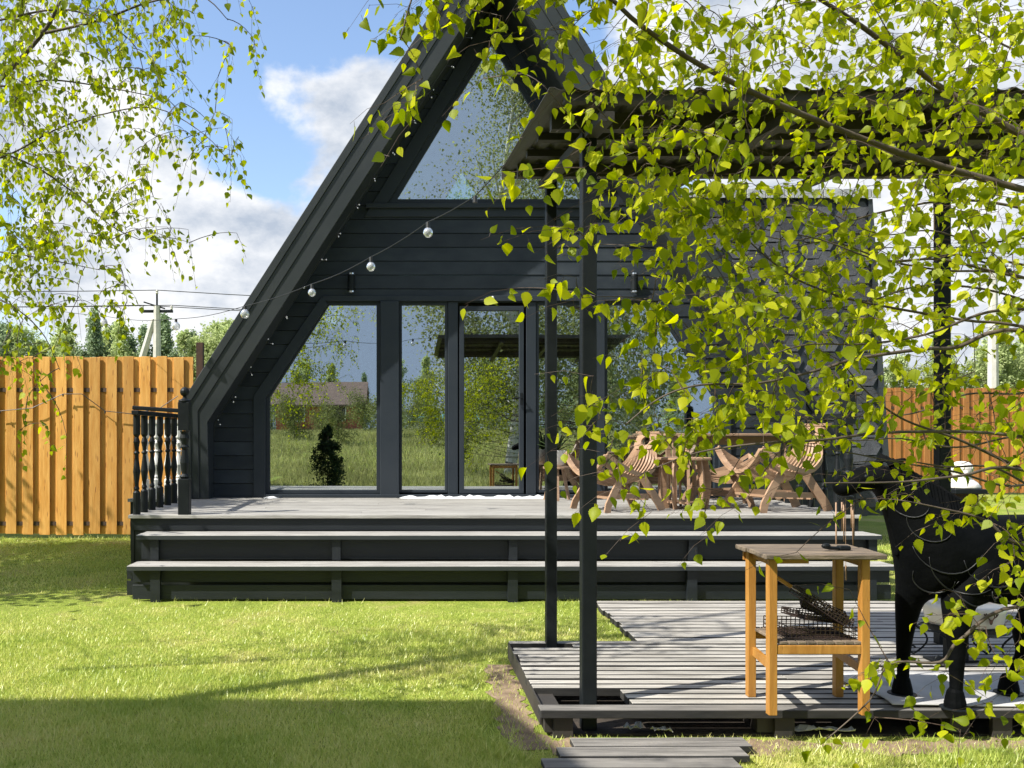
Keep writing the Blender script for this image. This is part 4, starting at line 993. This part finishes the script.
for sx, sy in ((-1,-1),(1,-1),(1,1),(-1,1)):
    pts = []
    for i in range(9): t = i/8; pts.append((bx+sx*(.235-.09*math.sin(t*math.pi)), by+sy*.14, .35-t*.19))
    for i in range(7): a = i/6*4.2; r_ = .035*(1-i/10); pts.append((bx+sx*(.235+.0+r_*math.sin(a)), by+sy*.14, .175+.02-r_*math.cos(a)*.9))
    mb = MB(); mb.tube(pts, .006, 6); mb.build('leg', 'blackmetal', fb, smooth=True)
mb = MB(); mb.box(bx-.10, bx-.0, by-.05, by+.05, .16, .335); mb.box(bx-.22,bx+.06,by-.06,by+.06,.155,.165); mb.build('pedestal', 'blackmetal', fb)
# white stone figure on a pedestal behind the statue
sf = empty('stone_figure', (5.0,8.35,.0), 'white stone head figure on a dark slab beyond the back of the statue', 'figurine')
c = at(962, 488, 8.4)
mb = MB(); mb.lathe((c.x,8.4,c.z), [(.15,0),(.155,.014),(.13,.05),(.08,.09),(.07,.11),(.09,.14),(.095,.18),(.085,.22),(.05,.245),(.01,.25)], 16)
mb.ball((c.x-.02,8.32,c.z+.14), .03, 8); mb.ball((c.x-.05,8.35,c.z+.17), .022, 8); mb.ball((c.x+.05,8.34,c.z+.18), .022, 8); mb.build('carved_stone', 'stone', sf, smooth=True)
mb = MB(); mb.box(c.x-.16,c.x+.14,8.24,8.54,c.z-.045,c.z-.003); mb.build('slab', 'blackmetal', sf, bevel=.005)
mb = MB(); mb.box(c.x-.11,c.x+.09,8.3,8.5,.0,c.z-.047); mb.build('pedestal', 'rust', sf)

# ------------------------------------------------------------------ leaves and trees
def leaf_template(n=7, serr=True, fold=.22, bend=.25):
    """pointed birch leaf, length 1 along +x, width .8; returns verts, tris"""
    prof = []
    base = [(0,0.0),(.06,.20),(.16,.345),(.28,.40),(.42,.365),(.58,.27),(.74,.16),(.88,.07),(1.0,0.0)] if serr else [(0,0),(.15,.34),(.38,.38),(.70,.19),(1,0)]
    if serr:
        bb = []
        for i, (x, y) in enumerate(base[:-1]):
            bb.append((x, y)); x2, y2 = base[i+1]
            if i > 0: bb.append(((x+x2)/2+.015, (y+y2)/2-.030))
        bb.append(base[-1]); base = bb
    mid = [(x, 0) for x, y in base]
    V = []
    for x, y in base: V.append((x, y)); 
    up = len(V)
    for x, y in base[1:-1]: V.append((x, -y))
    for x, y in base[1:-1]: V.append((x, 0))
    m = len(base)-2; T = []
    U = lambda i: i; Dn = lambda i: 0 if i == 0 else (len(base)-1 if i == len(base)-1 else up+i-1); Md = lambda i: 0 if i == 0 else (len(base)-1 if i == len(base)-1 else up+m+i-1)
    for i in range(len(base)-1):
        for S_, flip in ((U, 0), (Dn, 1)):
            q = [Md(i), Md(i+1), S_(i+1), S_(i)]; q = list(dict.fromkeys(q))
            if len(q) == 4: T += [(q[0],q[1],q[2]),(q[0],q[2],q[3])] if not flip else [(q[2],q[1],q[0]),(q[3],q[2],q[0])]
            elif len(q) == 3: T.append(tuple(q) if not flip else tuple(q[::-1]))
    P3 = np.array([(x, y, fold*abs(y)-bend*x*x*.5) for x, y in V], dtype=np.float32)
    return P3, np.array(T, dtype=np.int32)
def leaves_mesh(name, pos, dirs, sizes, mat, parent, tmpl):
    P3, T = tmpl; n = len(pos)
    pos = np.asarray(pos, dtype=np.float32); d = np.asarray(dirs, dtype=np.float32); d /= np.linalg.norm(d, axis=1, keepdims=True)+1e-9
    r = rng.normal(size=(n,3)).astype(np.float32); y = np.cross(r, d); y /= np.linalg.norm(y, axis=1, keepdims=True)+1e-9; z = np.cross(d, y)
    s = np.asarray(sizes, dtype=np.float32)[:,None,None]
    wv = rng.uniform(.78,1.08,n).astype(np.float32)[:,None,None]; cv = rng.uniform(-.5,2.0,n).astype(np.float32)[:,None,None]
    V = pos[:,None,:]+s*(P3[None,:,0:1]*d[:,None,:]+wv*P3[None,:,1:2]*y[:,None,:]+cv*P3[None,:,2:3]*z[:,None,:])
    idx = (T[None]+(np.arange(n)*len(P3))[:,None,None]).ravel()
    return np_mesh(name, V.reshape(-1,3), idx, 3, mat, parent)

def grow(root, base_curves, targets, leafmat, tmpl, size, twig_r=.0014, crown_name='crown', nleaf=(4,8), droop=.55, hang=.16, lean=None, above=.35):
    """base_curves: list of (points, radii). targets: list of points where leaf sprays hang."""
    wood = MB(); nodes = []; 
    for pts, rad in base_curves:
        wood.tube(pts, rad, 7)
        for i in range(len(pts)-1):
            for k in range(3): nodes.append(pts[i].lerp(pts[i+1], k/3))
    NA = np.array([tuple(p) for p in nodes], dtype=np.float32)
    T_ = [Vector(t) for t in targets]
    # nearest first
    dist = [float(np.min(np.sum((NA-np.array(t, dtype=np.float32))**2, axis=1))) for t in T_]
    order = np.argsort(dist)
    cap = len(NA)+len(T_)*4+10; buf = np.empty((cap,3), dtype=np.float32); buf[:len(NA)] = NA; cnt = len(NA)
    lp, ld, ls = [], [], []
    tw = MB()
    for oi in order:
        t = T_[oi]; q = np.array(t, dtype=np.float32); dd = np.sum((buf[:cnt]-q)**2, axis=1)+above*np.maximum(0, q[2]-buf[:cnt,2])**2; j = int(np.argmin(dd)); p0 = Vector(buf[j]); ln = (t-p0).length
        mid = p0.lerp(t, .5)+Vector((random.uniform(-.1,.1)*ln, random.uniform(-.1,.1)*ln, (.16 if lean is None else .05)*ln))
        hl = hang*random.uniform(.6,1.3); sdv = Vector((random.uniform(-.6,.6), random.uniform(-.6,.6), 0)); dirn = (t-p0).normalized()*.35+sdv*.6+Vector((0,0,-droop))+(lean or Vector((0,0,0))); dirn.normalize()
        end = t+dirn*hl
        K = 5; pts = [p0*(1-s)**2+mid*2*s*(1-s)+t*s*s for s in [k/K for k in range(K+1)]]
        e2 = [t+(end-t)*.5+Vector((0,0,.01)), end]
        r0 = twig_r*(1+min(2.5, ln*2.2))
        allp = pts+e2; rad = [r0*(1-.75*k/(len(allp)-1)) for k in range(len(allp))]; tw.tube(allp, rad, 4, False)
        for k, p in enumerate(pts[1:]):
            if k % 2 == 0 or k == K-1: buf[cnt] = tuple(p); cnt += 1
        nl = random.randint(*nleaf)
        for k in range(nl):
            s = (k+.5)/nl; 
            if s < .5: b = pts[int((.35+1.3*s)*K)] if (.35+1.3*s) < 1 else t
            else: b = t.lerp(end, (s-.5)*2)
            b = b+Vector((random.uniform(-.006,.006),)*3)
            out = Vector((random.uniform(-1,1), random.uniform(-1,1), random.uniform(-1.5,.15 if lean is None else .6))).normalized()
            st_ = b+out*size*.40; tw.tube([b, st_], twig_r*.45, 3, False)
            lp.append(tuple(st_)); dv = out*.75+Vector((random.uniform(-.5,.5), random.uniform(-.5,.5), -random.uniform(.0,1.25))); ld.append(tuple(dv)); ls.append(size*random.uniform(.50,1.22))
    wood.build('branches', 'bark', root, smooth=True); tw.build('twigs', 'twig', root)
    leaves_mesh(crown_name, lp, ld, ls, leafmat, root, tmpl)
    return len(lp)
def sample_map(cells, cellpx, leafpx2, per, dfun):
    out = []
    for (cx, cy), cov in cells.items():
        c = min(.93, cov/10); nl = -math.log(1-c)*cellpx*cellpx/leafpx2; ns = nl/per; k = int(ns)+(1 if random.random() < ns-int(ns) else 0)
        for _ in range(k):
            px = (cx+random.random())*cellpx; py = (cy+random.random())*cellpx; out.append(at(px+(16 if leafpx2 > 40 else 0), py-(20 if leafpx2 > 40 else 10), dfun(px, py)))
    return out
def curve(pts, r0, r1):
    P_ = [at(*p) for p in pts]; out = []
    for i in range(len(P_)-1):
        p0 = P_[max(i-1,0)]; p1 = P_[i]; p2 = P_[i+1]; p3 = P_[min(i+2,len(P_)-1)]
        for s in range(5):
            t = s/5; out.append(.5*((2*p1)+(-p0+p2)*t+(2*p0-5*p1+4*p2-p3)*t*t+(-p0+3*p1-3*p2+p3)*t**3))
    out.append(P_[-1]); n = len(out)
    return out, [r0+(r1-r0)*i/(n-1) for i in range(n)]
# ---- right birch (near)
rt = empty('birch_tree', (4.4,2.2,0), 'near birch with bright yellow-green leaves on drooping twigs across the right half', 'tree')
TR = [Vector((4.45,2.15,-.05)), Vector((4.42,2.2,1.0)), Vector((4.36,2.3,2.2)), Vector((4.3,2.38,3.4)), Vector((4.2,2.4,5.0)), Vector((4.1,2.4,6.4))]
mb = MB(); mb.tube(TR, [.13,.115,.10,.085,.06,.03], 14); mb.build('trunk', 'trunk', rt, smooth=True)
Dr = 2.35
def con(p, h): return [(400+900*TR[0].x/2.2, 435, 2.2)]
B = []
B.append(curve([(1440,260,2.3),(1190,235,2.3),(1024,190,2.3),(903,154,2.25),(780,105,2.15),(700,65,2.05),(640,25,1.98),(600,-8,1.95),(520,-40,1.9),(430,-30,1.9),(400,40,1.9)], .011, .0015))
B.append(curve([(1400,300,2.3),(1180,200,2.4),(1024,135,2.5),(991,117,2.5),(937,85,2.5),(872,34,2.45),(821,0,2.4),(740,-50,2.3),(640,-60,2.2),(560,-20,2.2)], .014, .0016))
B.append(curve([(1420,420,2.3),(1200,370,2.4),(1024,327,2.5),(964,320,2.5),(862,302,2.5),(822,290,2.45),(784,271,2.4),(735,225,2.35),(700,160,2.3)], .0055, .0012))
B.append(curve([(1410,420,2.3),(1200,365,2.3),(1024,330,2.2),(957,347,2.2),(923,349,2.15),(855,359,2.1),(822,369,2.1),(760,383,2.05),(700,385,2.0),(660,398,2.0),(625,425,2.0)], .0065, .0013))
B.append(curve([(1400,520,2.2),(1200,480,2.2),(1024,437,2.3),(900,432,2.2),(822,440,2.1),(764,443,2.0),(700,452,2.0),(655,468,2.0)], .0055, .0012))
B.append(curve([(1400,600,2.2),(1180,540,2.2),(1024,470,2.4),(960,440,2.4),(905,420,2.4),(870,395,2.35),(840,360,2.3)], .006, .0013))
B.append(curve([(1400,560,2.2),(1180,520,2.2),(1024,470,2.1),(960,476,2.0),(900,482,1.95),(824,483,1.9)], .006, .0012))
B.append(curve([(1400,650,2.2),(1200,630,2.2),(1024,606,2.2),(960,640,2.2),(940,662,2.2),(890,664,2.2),(870,700,2.2),(820,745,2.2)], .006, .0013))
B.append(curve([(1400,640,2.2),(1150,560,2.1),(1024,545,2.1),(985,520,2.1),(940,508,2.1),(900,500,2.1)], .006, .0012))
B.append(curve([(1350,100,2.35),(1180,90,2.8),(1040,60,3.1),(960,20,3.1),(900,-20,3.0)], .007, .0013))
B.append(curve([(1400,250,2.35),(1200,260,2.9),(1050,215,3.2),(960,200,3.2),(870,215,3.2),(800,240,3.1),(745,230,3.1)], .008, .0013))
B.append(curve([(1400,250,2.35),(1200,300,2.9),(1050,270,3.2),(960,255,3.2),(900,262,3.2),(850,260,3.1)], .007, .0013))
for k in range(9):
    y0 = 215+k*34+random.uniform(-10,10); d0 = random.uniform(2.2,3.2); x1 = random.uniform(700,860); q = [(1420,y0-30,2.4)]
    for i in range(7): t = (i+1)/7; q.append((1180+(x1-1180)*t, y0+30*math.sin(t*3+k)+random.uniform(-9,9), d0-.3*t))
    B.append(curve(q, .0055, .0011))
ov = [Vector((3.2,2.4,4.7)), Vector((2.0,2.35,5.0)), Vector((.6,2.2,5.0)), Vector((-.8,2.1,4.9)), Vector((-2.2,2.1,4.7))]  # overhead limb out of view, carries the sprays added for shade
B.append((ov, [.03,.025,.018,.012,.004]))
# join every limb to the trunk
for k, (pts, rad) in enumerate(B):
    z = min(6, max(.9, pts[0].z-.25)); a = None
    for i in range(len(TR)-1):
        if TR[i].z <= z <= TR[i+1].z: a = TR[i].lerp(TR[i+1], (z-TR[i].z)/(TR[i+1].z-TR[i].z))
    pts.insert(0, a or TR[2]); rad.insert(0, rad[0]*1.3)
mapR = ["0 0 0 0 0 0 3.2 2.2 3.2 3.4 6 6 7 8 8 8 8 7",
        "0 0 0 0 0 0 3 .4 2 4 6.5 6 6 7 7 8 8 7",
        "0 0 0 0 0 0 .5 0 1.5 3.6 5 5 4.5 5 6 7 8 7",
        "0 0 0 0 0 0 0 0 1.3 4 7.6 7.6 6.6 6 6 7 7 7",
        "0 0 0 0 0 0 0 0 .4 1.8 6 7.6 7.8 7.8 7 6 7 7",
        "0 0 0 0 0 0 0 0 0 .1 5 7 7 7 4.5 4.5 6 6",
        "0 0 0 0 0 0 0 0 0 2.4 5.5 6 7 6 6 6 6 6",
        "0 0 0 0 0 0 0 0 .2 2.0 1.4 2.8 2.4 2.6 3 4 5 5",
        "0 0 0 0 0 0 0 0 0 .15 .6 .5 .3 .2 1 3 4 4",
        "0 0 0 0 0 0 0 0 0 0 0 0 0 .5 1.5 2 3 3",
        "0 0 0 0 0 0 0 0 0 0 0 0 0 1.4 1.5 1.6 2 2",
        "0 0 0 0 0 0 0 0 0 0 0 .3 .8 .9 .3 1.0 2 2"]
cells = {}
for j, r_ in enumerate(mapR):
    for i, v in enumerate(r_.split()):
        if float(v) > 0: cells[(i, j)] = float(v)
for i in range(6, 20): cells[(i, -1)] = 6; cells[(i, -2)] = 5
def dR(px, py):
    near = 1.8 if px < 560 else 1.9
    far = 2.05 if px < 600 else (2.5 if px < 760 else 3.3)
    if py > 500: return random.uniform(2.0, 2.3)
    return near+(far-near)*random.random()**.8
tR = sample_map(cells, 64, 38, 7, dR)
for _ in range(170): tR.append(Vector((random.uniform(-2.5,.1), random.uniform(1.6,2.6), random.uniform(4.1,5.2))))  # sprays added above the view to shade the platform front and nearby lawn
nR = grow(rt, B, tR, 'leafR', leaf_template(fold=.3, bend=.45), .0335, .0011, 'crown', (5,10), .30, .13, lean=Vector((-.75,-.05,0)), above=0.0)
# ---- left birch
lt = empty('birch_tree', (-4.4,3.55,0), 'birch hanging fine small leaves over the fence at the left', 'tree')
TL = [Vector((-4.4,3.55,-.05)), Vector((-4.38,3.6,1.6)), Vector((-4.3,3.8,3.2)), Vector((-4.2,4.1,5.0)), Vector((-4.1,4.3,7.2)), Vector((-4.0,4.5,9.0))]
mb = MB(); mb.tube(TL, [.105,.09,.08,.06,.04,.02], 14); mb.build('trunk', 'trunk', lt, smooth=True)
BL = []
BL.append(curve([(-220,420,5.3),(-120,250,5.2),(-40,120,5.1),(10,70,5.1),(45,30,5.1),(62,-5,5.1),(90,-80,5.1)], .022, .006))
BL.append(curve([(45,33,5.1),(100,20,5.0),(150,2,5.0),(200,-4,4.9),(228,20,4.9)], .009, .002))
BL.append(curve([(-200,300,5.3),(-90,180,5.3),(0,158,5.2),(55,130,5.1),(100,115,5.0),(155,108,5.0),(205,135,4.9),(235,170,4.9)], .007, .0013))
BL.append(curve([(-120,60,5.1),(0,86,5.2),(50,80,5.2),(110,88,5.2),(170,100,5.2)], .008, .002))
BL.append(curve([(-160,200,5.3),(-60,140,5.3),(20,160,5.2),(70,190,5.2),(110,225,5.1),(140,240,5.1)], .008, .0018))
BL.append(curve([(-200,330,5.3),(-80,250,5.3),(0,252,5.2),(60,262,5.2),(100,270,5.1)], .007, .0018))
BL.append(curve([(-200,330,5.3),(-60,290,5.3),(0,300,5.2),(40,330,5.2),(60,370,5.2)], .007, .0018))
BL.append(curve([(-200,100,5.3),(-80,40,5.3),(0,20,5.2),(70,10,5.1),(130,40,5.0),(145,80,5.0)], .010, .0018))
BL.append(curve([(-300,300,5.3),(-420,200,5.6),(-560,180,6.0),(-680,220,6.4)], .005, .002))
BL.append(curve([(-320,200,5.3),(-460,60,5.8),(-560,0,6.6)], .005, .002))
BL.append(curve([(-260,100,5.3),(-300,-60,6.0),(-350,-160,7.0)], .005, .002))
mapL = ["6.5 5.6 4 1.0","6.5 4.4 4 .6","6 3 3.6 1.8","6.5 4.5 2.4 .3","5.5 2.6 .1 0","2.6 .5 0 0","1.0 .15 0 0"]
cellL = {}
for j, r_ in enumerate(mapL):
    for i, v in enumerate(r_.split()):
        if float(v) > 0: cellL[(i, j)] = float(v)
for j in range(-2, 6):
    for i in range(-3, 0): cellL[(i, j)] = 1.2
cellL[(0,-1)] = 6; cellL[(1,-1)] = 5; cellL[(2,-1)] = 4; cellL[(3,-1)] = 2
tL = sample_map(cellL, 64, 10.5, 8, lambda px, py: random.uniform(4.5, 5.9))
grow(lt, BL, tL, 'leafL', leaf_template(serr=False), .042, .0018, 'crown', (6,10), .8, .22)

# ---- generic trees (distant rows, trees behind the viewer that the windows mirror)
def cloud_tree(h, r, kind, nleaf, size, matl, trunkmat, seed, low=.15):
    R_ = random.Random(seed); root = empty({'conic': 'spruce_tree', 'birch': 'birch_tree', 'bush': 'bush', 'thuja': 'thuja'}[kind], (0,0,0))
    mb = MB(); hh = h*.96
    wob = [Vector((R_.uniform(-.03,.03)*h, R_.uniform(-.03,.03)*h, hh*k/5)) for k in range(6)]; wob[0] = Vector((0,0,-.1))
    mb.tube(wob, [max(.015, .022*h*(1-k/5.3)*.6) for k in range(6)], 8)
    lims = []
    nb = int(6+h*1.6)
    for i in range(nb):
        t = low+(.97-low)*i/nb; p = Vector((0,0,0)); k = t*5; k0 = int(k); p = wob[k0].lerp(wob[min(5,k0+1)], k-k0)
        a = R_.uniform(0, 6.28); prof = {'conic': (1-t)**.8+.05, 'birch': math.sin(min(1,(t-low)/(1-low)*.9+.12)*math.pi)**.7, 'bush': 1.0-.3*t, 'thuja': (1-t)**.5}[kind]
        ln = r*prof*R_.uniform(.65,1.15); up = {'conic': -.15, 'birch': .75, 'bush': .8, 'thuja': 1.2}[kind]
        q = p+Vector((math.cos(a)*ln, math.sin(a)*ln, up*ln)); mb.tube([p, p.lerp(q,.5)+Vector((0,0,.06*ln)), q], [.006*h*.6, .004*h*.6, .001*h], 5, False); lims.append((p, q))
    mb.build('trunk', trunkmat, root)
    lp = []; ld = []; ls = []
    for _ in range(nleaf):
        p, q = R_.choice(lims); s = R_.random()**.6; c = p.lerp(q, s); ln = (q-p).length
        sp = .16*ln+.06*r; c = c+Vector((R_.gauss(0,sp), R_.gauss(0,sp), R_.gauss(0,sp*.8)-(.35*ln*R_.random()**2 if kind == 'birch' else 0)))
        lp.append(tuple(c)); ld.append((R_.uniform(-1,1), R_.uniform(-1,1), R_.uniform(-1.4,.4))); ls.append(size*R_.uniform(.6,1.2))
    leaves_mesh('crown', lp, ld, ls, matl, root, leaf_template(serr=False)); return root
def far_tree(h, r, kind, nleaf, size, matl, seed, shape=1.0, base=.02):
    R_ = np.random.default_rng(seed); root = empty({'spruce': 'spruce_tree', 'birch': 'birch_tree', 'thuja': 'thuja'}[kind], (0,0,0))
    mb = MB(); mb.tube([(0,0,-.1),(0,0,h*.5),(0,0,h*.96)], [.02*h*.6,.012*h*.6,.02], 7); mb.build('trunk', 'trunk' if kind == 'birch' else 'twig', root)
    # boughs: clusters of leaf clumps inside a tapering, uneven crown
    nb = 90; tb_ = base+(1-base)*R_.random(nb)**.9; an = R_.random(nb)*6.283; lobes = 1+.35*np.sin(an*3+seed)+.25*np.sin(an*5+tb_*9)
    rr_ = r*np.clip((1-tb_)**shape*1.15, .04, 1)*np.where(tb_ < .15, .75+tb_, 1)*lobes*R_.uniform(.35,1.0,nb)
    bc = np.stack([np.cos(an)*rr_, np.sin(an)*rr_, tb_*h*R_.uniform(.97,1.03,nb)], 1)
    k = R_.integers(0, nb, nleaf); sp = (.10+.26*(1-tb_[k]))[:,None]*r*np.array([[.9,.9,1.25]])
    P_ = bc[k]+R_.normal(size=(nleaf,3))*sp*.7
    D_ = np.stack([R_.uniform(-1,1,nleaf), R_.uniform(-1,1,nleaf), R_.uniform(-1.3,.5,nleaf)], 1)
    leaves_mesh('crown', P_, D_, size*R_.uniform(.6,1.25,nleaf), matl, root, leaf_template(serr=False)); return root
def place(proto, first, x, y, s, rot, lb, cat, grp=None, sz=1.0):
    o = proto if first else copy_tree(proto)
    o.location = (x, y, gz(x, y)); o.scale = (s,s,s*sz); o.rotation_euler = (0,0,rot); tag(o, lb, cat, grp); return o
pb1 = far_tree(8.0, 2.0, 'birch', 9000, .17, 'far1', 3, .42); pb2 = far_tree(8.4, 1.7, 'birch', 9000, .17, 'far1', 4, .6)
ps1 = far_tree(8.7, 1.7, 'spruce', 9000, .17, 'far2', 5, .9)
sh = far_tree(7.2, 2.7, 'birch', 26000, .11, 'leafL', 77, .45, .28); sh.location = (-8.2, 8.4, 0); tag(sh, 'dense unseen birch added out of frame at the left to shade the lawn by the fence', 'tree')  # unseen tree added for its shade on the lawn by the fence
protos = [[pb1, True], [pb2, True], [ps1, True]]
def far_row(x0, x1, d, step, lb_b, lb_s, grp, hs=1.0):
    x = x0
    while x < x1:
        k = random.choice([0,0,1,1,2]); pr_ = protos[k]
        place(pr_[0], pr_[1], x, d+random.uniform(-2,4), hs*random.uniform(.88,1.10), random.uniform(0,6), lb_s if k == 2 else lb_b, 'tree', grp); pr_[1] = False
        x += step*random.uniform(.6,1.3)
far_row(-27, -6, 52, .55, 'distant pale green young birch in the row beyond the left fence', 'distant dark green spruce in the row beyond the left fence', 'distant trees beyond the left fence', .93)
far_row(24, 42, 54, .9, 'distant pale green young birch behind the right back fence', 'distant dark green spruce behind the right back fence', 'distant trees beyond the right fence', .88)

# behind the viewer: mirrored in the windows
bb1 = cloud_tree(17, 4.4, 'birch', 34000, .10, 'leafB', 'trunk', 11, .12); bb2 = cloud_tree(10, 2.4, 'birch', 8000, .13, 'leafB', 'trunk', 12, .08)
gb = 'birches mirrored in the windows'
place(bb1, True, 3.9, -9, 1.0, 0, 'tall thin birch mirrored in the upper triangular window', 'tree', gb)
place(bb1, False, 7.4, -11, 1.05, 2, 'birch standing behind the viewer, right of the tallest one', 'tree', gb)
place(bb2, True, 2.2, -10, .9, 1, 'lower birch behind the viewer, mirrored in the glass door', 'tree', gb)
place(bb2, False, 7.8, -5.5, 1.0, 3, 'wide birch behind the viewer at the right', 'tree', gb)
place(bb2, False, 4.9, -14, 1.0, 4, 'birch farthest behind the viewer among the meadow bushes', 'tree', gb)
pbu = cloud_tree(2.6, 1.6, 'bush', 3500, .12, 'bush', 'twig', 21, .02)
bushes = [(-5.5,-24),(-3,-21),(-.5,-25),(1.5,-20),(-8,-28),(3.5,-24),(6,-21),(9,-26),(-2,-30),(12,-22),(-10.5,-25),(.6,-33),(5.5,-30),(-5,-35),(-12,-33)]
for i, (x, y) in enumerate(bushes):
    place(pbu, i == 0, x, y, random.uniform(.5,.8), random.uniform(0,6), 'leafy green bush on the meadow bank mirrored in the windows', 'bush', 'bushes mirrored in the windows')
pth = far_tree(1.75, .40, 'thuja', 9000, .05, 'thuja', 31, .45, .06)
place(pth, True, -1.93, -1.0, 1.0, 0, 'dark narrow thuja mirrored in the left slanted window', 'shrub')
# far hedge of trees behind the meadow
for i in range(16):
    x = -16+i*2.6; place([pb1,pb2,ps1][i%3], False, x, -52+random.uniform(-2,2), random.uniform(.55,.8), random.random()*6, 'far tree at the edge of the meadow mirrored in the windows', 'tree', 'far meadow trees mirrored in the windows')
# meadow grass behind the viewer
def meadow():
    n = 130000; y = -1.5-rng.random(n)**1.4*42; x = rng.uniform(-15, 16, n)
    z = np.array([gz(0, v) for v in y]); h = .10+.22*rng.random(n); h *= np.where(y > -4, .5, 1)
    wd = .012+.012*rng.random(n); a = rng.random(n)*6.28; la = rng.random(n)*6.28; V = np.empty((n,3,3), dtype=np.float32)
    V[:,0] = np.stack([x-np.cos(a)*wd, y-np.sin(a)*wd, z-.02],1); V[:,1] = np.stack([x+np.cos(a)*wd, y+np.sin(a)*wd, z-.02],1); V[:,2] = np.stack([x+np.cos(la)*h*.4, y+np.sin(la)*h*.4, z+h],1)
    tag(np_mesh('meadow_grass', V.reshape(-1,3), np.arange(3*n), 3, 'meadow'), 'tall unmown meadow grass mirrored in the windows', 'grass', kind='stuff')
meadow()
# brick house far behind
def simple_house(name, x, y, z0, wd, dp, hw_, hr, wall, roof, label, wins):
    r = empty(name, (x,y,z0), label, 'house')
    mb = MB(); mb.box(x-wd/2, x+wd/2, y-dp/2, y+dp/2, z0-.5, z0+hw_); 
    mb.add([(x-wd/2,y-dp/2,z0+hw_),(x-wd/2,y+dp/2,z0+hw_),(x-wd/2,y,z0+hw_+hr),(x+wd/2,y-dp/2,z0+hw_),(x+wd/2,y+dp/2,z0+hw_),(x+wd/2,y,z0+hw_+hr)], [(0,1,2),(3,5,4)]); mb.build('wall', wall, r)
    mb = MB(); e = .4
    for s in (-1, 1):
        a = Vector((0, s*(dp/2+e), z0+hw_-hr*e/(dp/2))); vs = []
        for xx in (x-wd/2-e, x+wd/2+e):
            vs += [(xx, y+a.y, a.z), (xx, y, z0+hw_+hr), (xx, y, z0+hw_+hr+.14), (xx, y+a.y, a.z+.14)]
        mb.add(vs, [(0,1,2,3),(7,6,5,4),(0,4,5,1),(3,2,6,7),(0,3,7,4),(1,5,6,2)])
    mb.build('roof', roof, r)
    for (wx_, wz_) in wins:
        mb = MB(); mb.box(x+wx_-.55, x+wx_+.55, y+dp/2-.02, y+dp/2+.05, z0+wz_-.6, z0+wz_+.6); f = mb.build('window', 'white', r)
        mb = MB(); mb.box(x+wx_-.47, x+wx_+.47, y+dp/2+.052, y+dp/2+.06, z0+wz_-.52, z0+wz_+.52); mb.build('pane', 'interior', f)
    return r
simple_house('brick_house', -6.0, -46, 2.0, 6.2, 6, 1.9, 1.6, 'brick', 'roofbrown', 'red brick house with brown roof mirrored in the left window', [(-1.5,1.2),(1.5,1.2)])
# arched greenhouse with teal roof
gh = empty('greenhouse', (2.6,-38,1.7), 'low greenhouse with teal arched roof mirrored beside the glass door', 'greenhouse')
mb = MB(); mb.box(.8,5.2,-39,-37,1.2,2.4); mb.build('wall', 'plaster', gh)
mb = MB(); poly = [(1.0,2.4)]; vs = []
n = 10
for xx in (.7, 5.3):
    for i in range(n+1): a = math.pi*i/n; vs.append((xx, -38+1.15*math.cos(a), 2.402+.55*math.sin(a)))
mb.add(vs, [(i, i+1, n+2+i, n+1+i) for i in range(n)]+[tuple(range(n+1))[::-1], tuple(range(n+1, 2*n+2))]); mb.build('roof', 'teal', gh, smooth=False)
# unseen house added out of frame at the left to cast the near lawn shadow
simple_house('shadow_house', -8.9, -.9, 0, 8.4, 7.0, 5.75, 1.0, 'plaster', 'roofbrown', 'unseen plastered house added out of frame at the left to shade the near lawn', [(-2.4,1.5),(0.2,1.5),(2.6,1.5)])
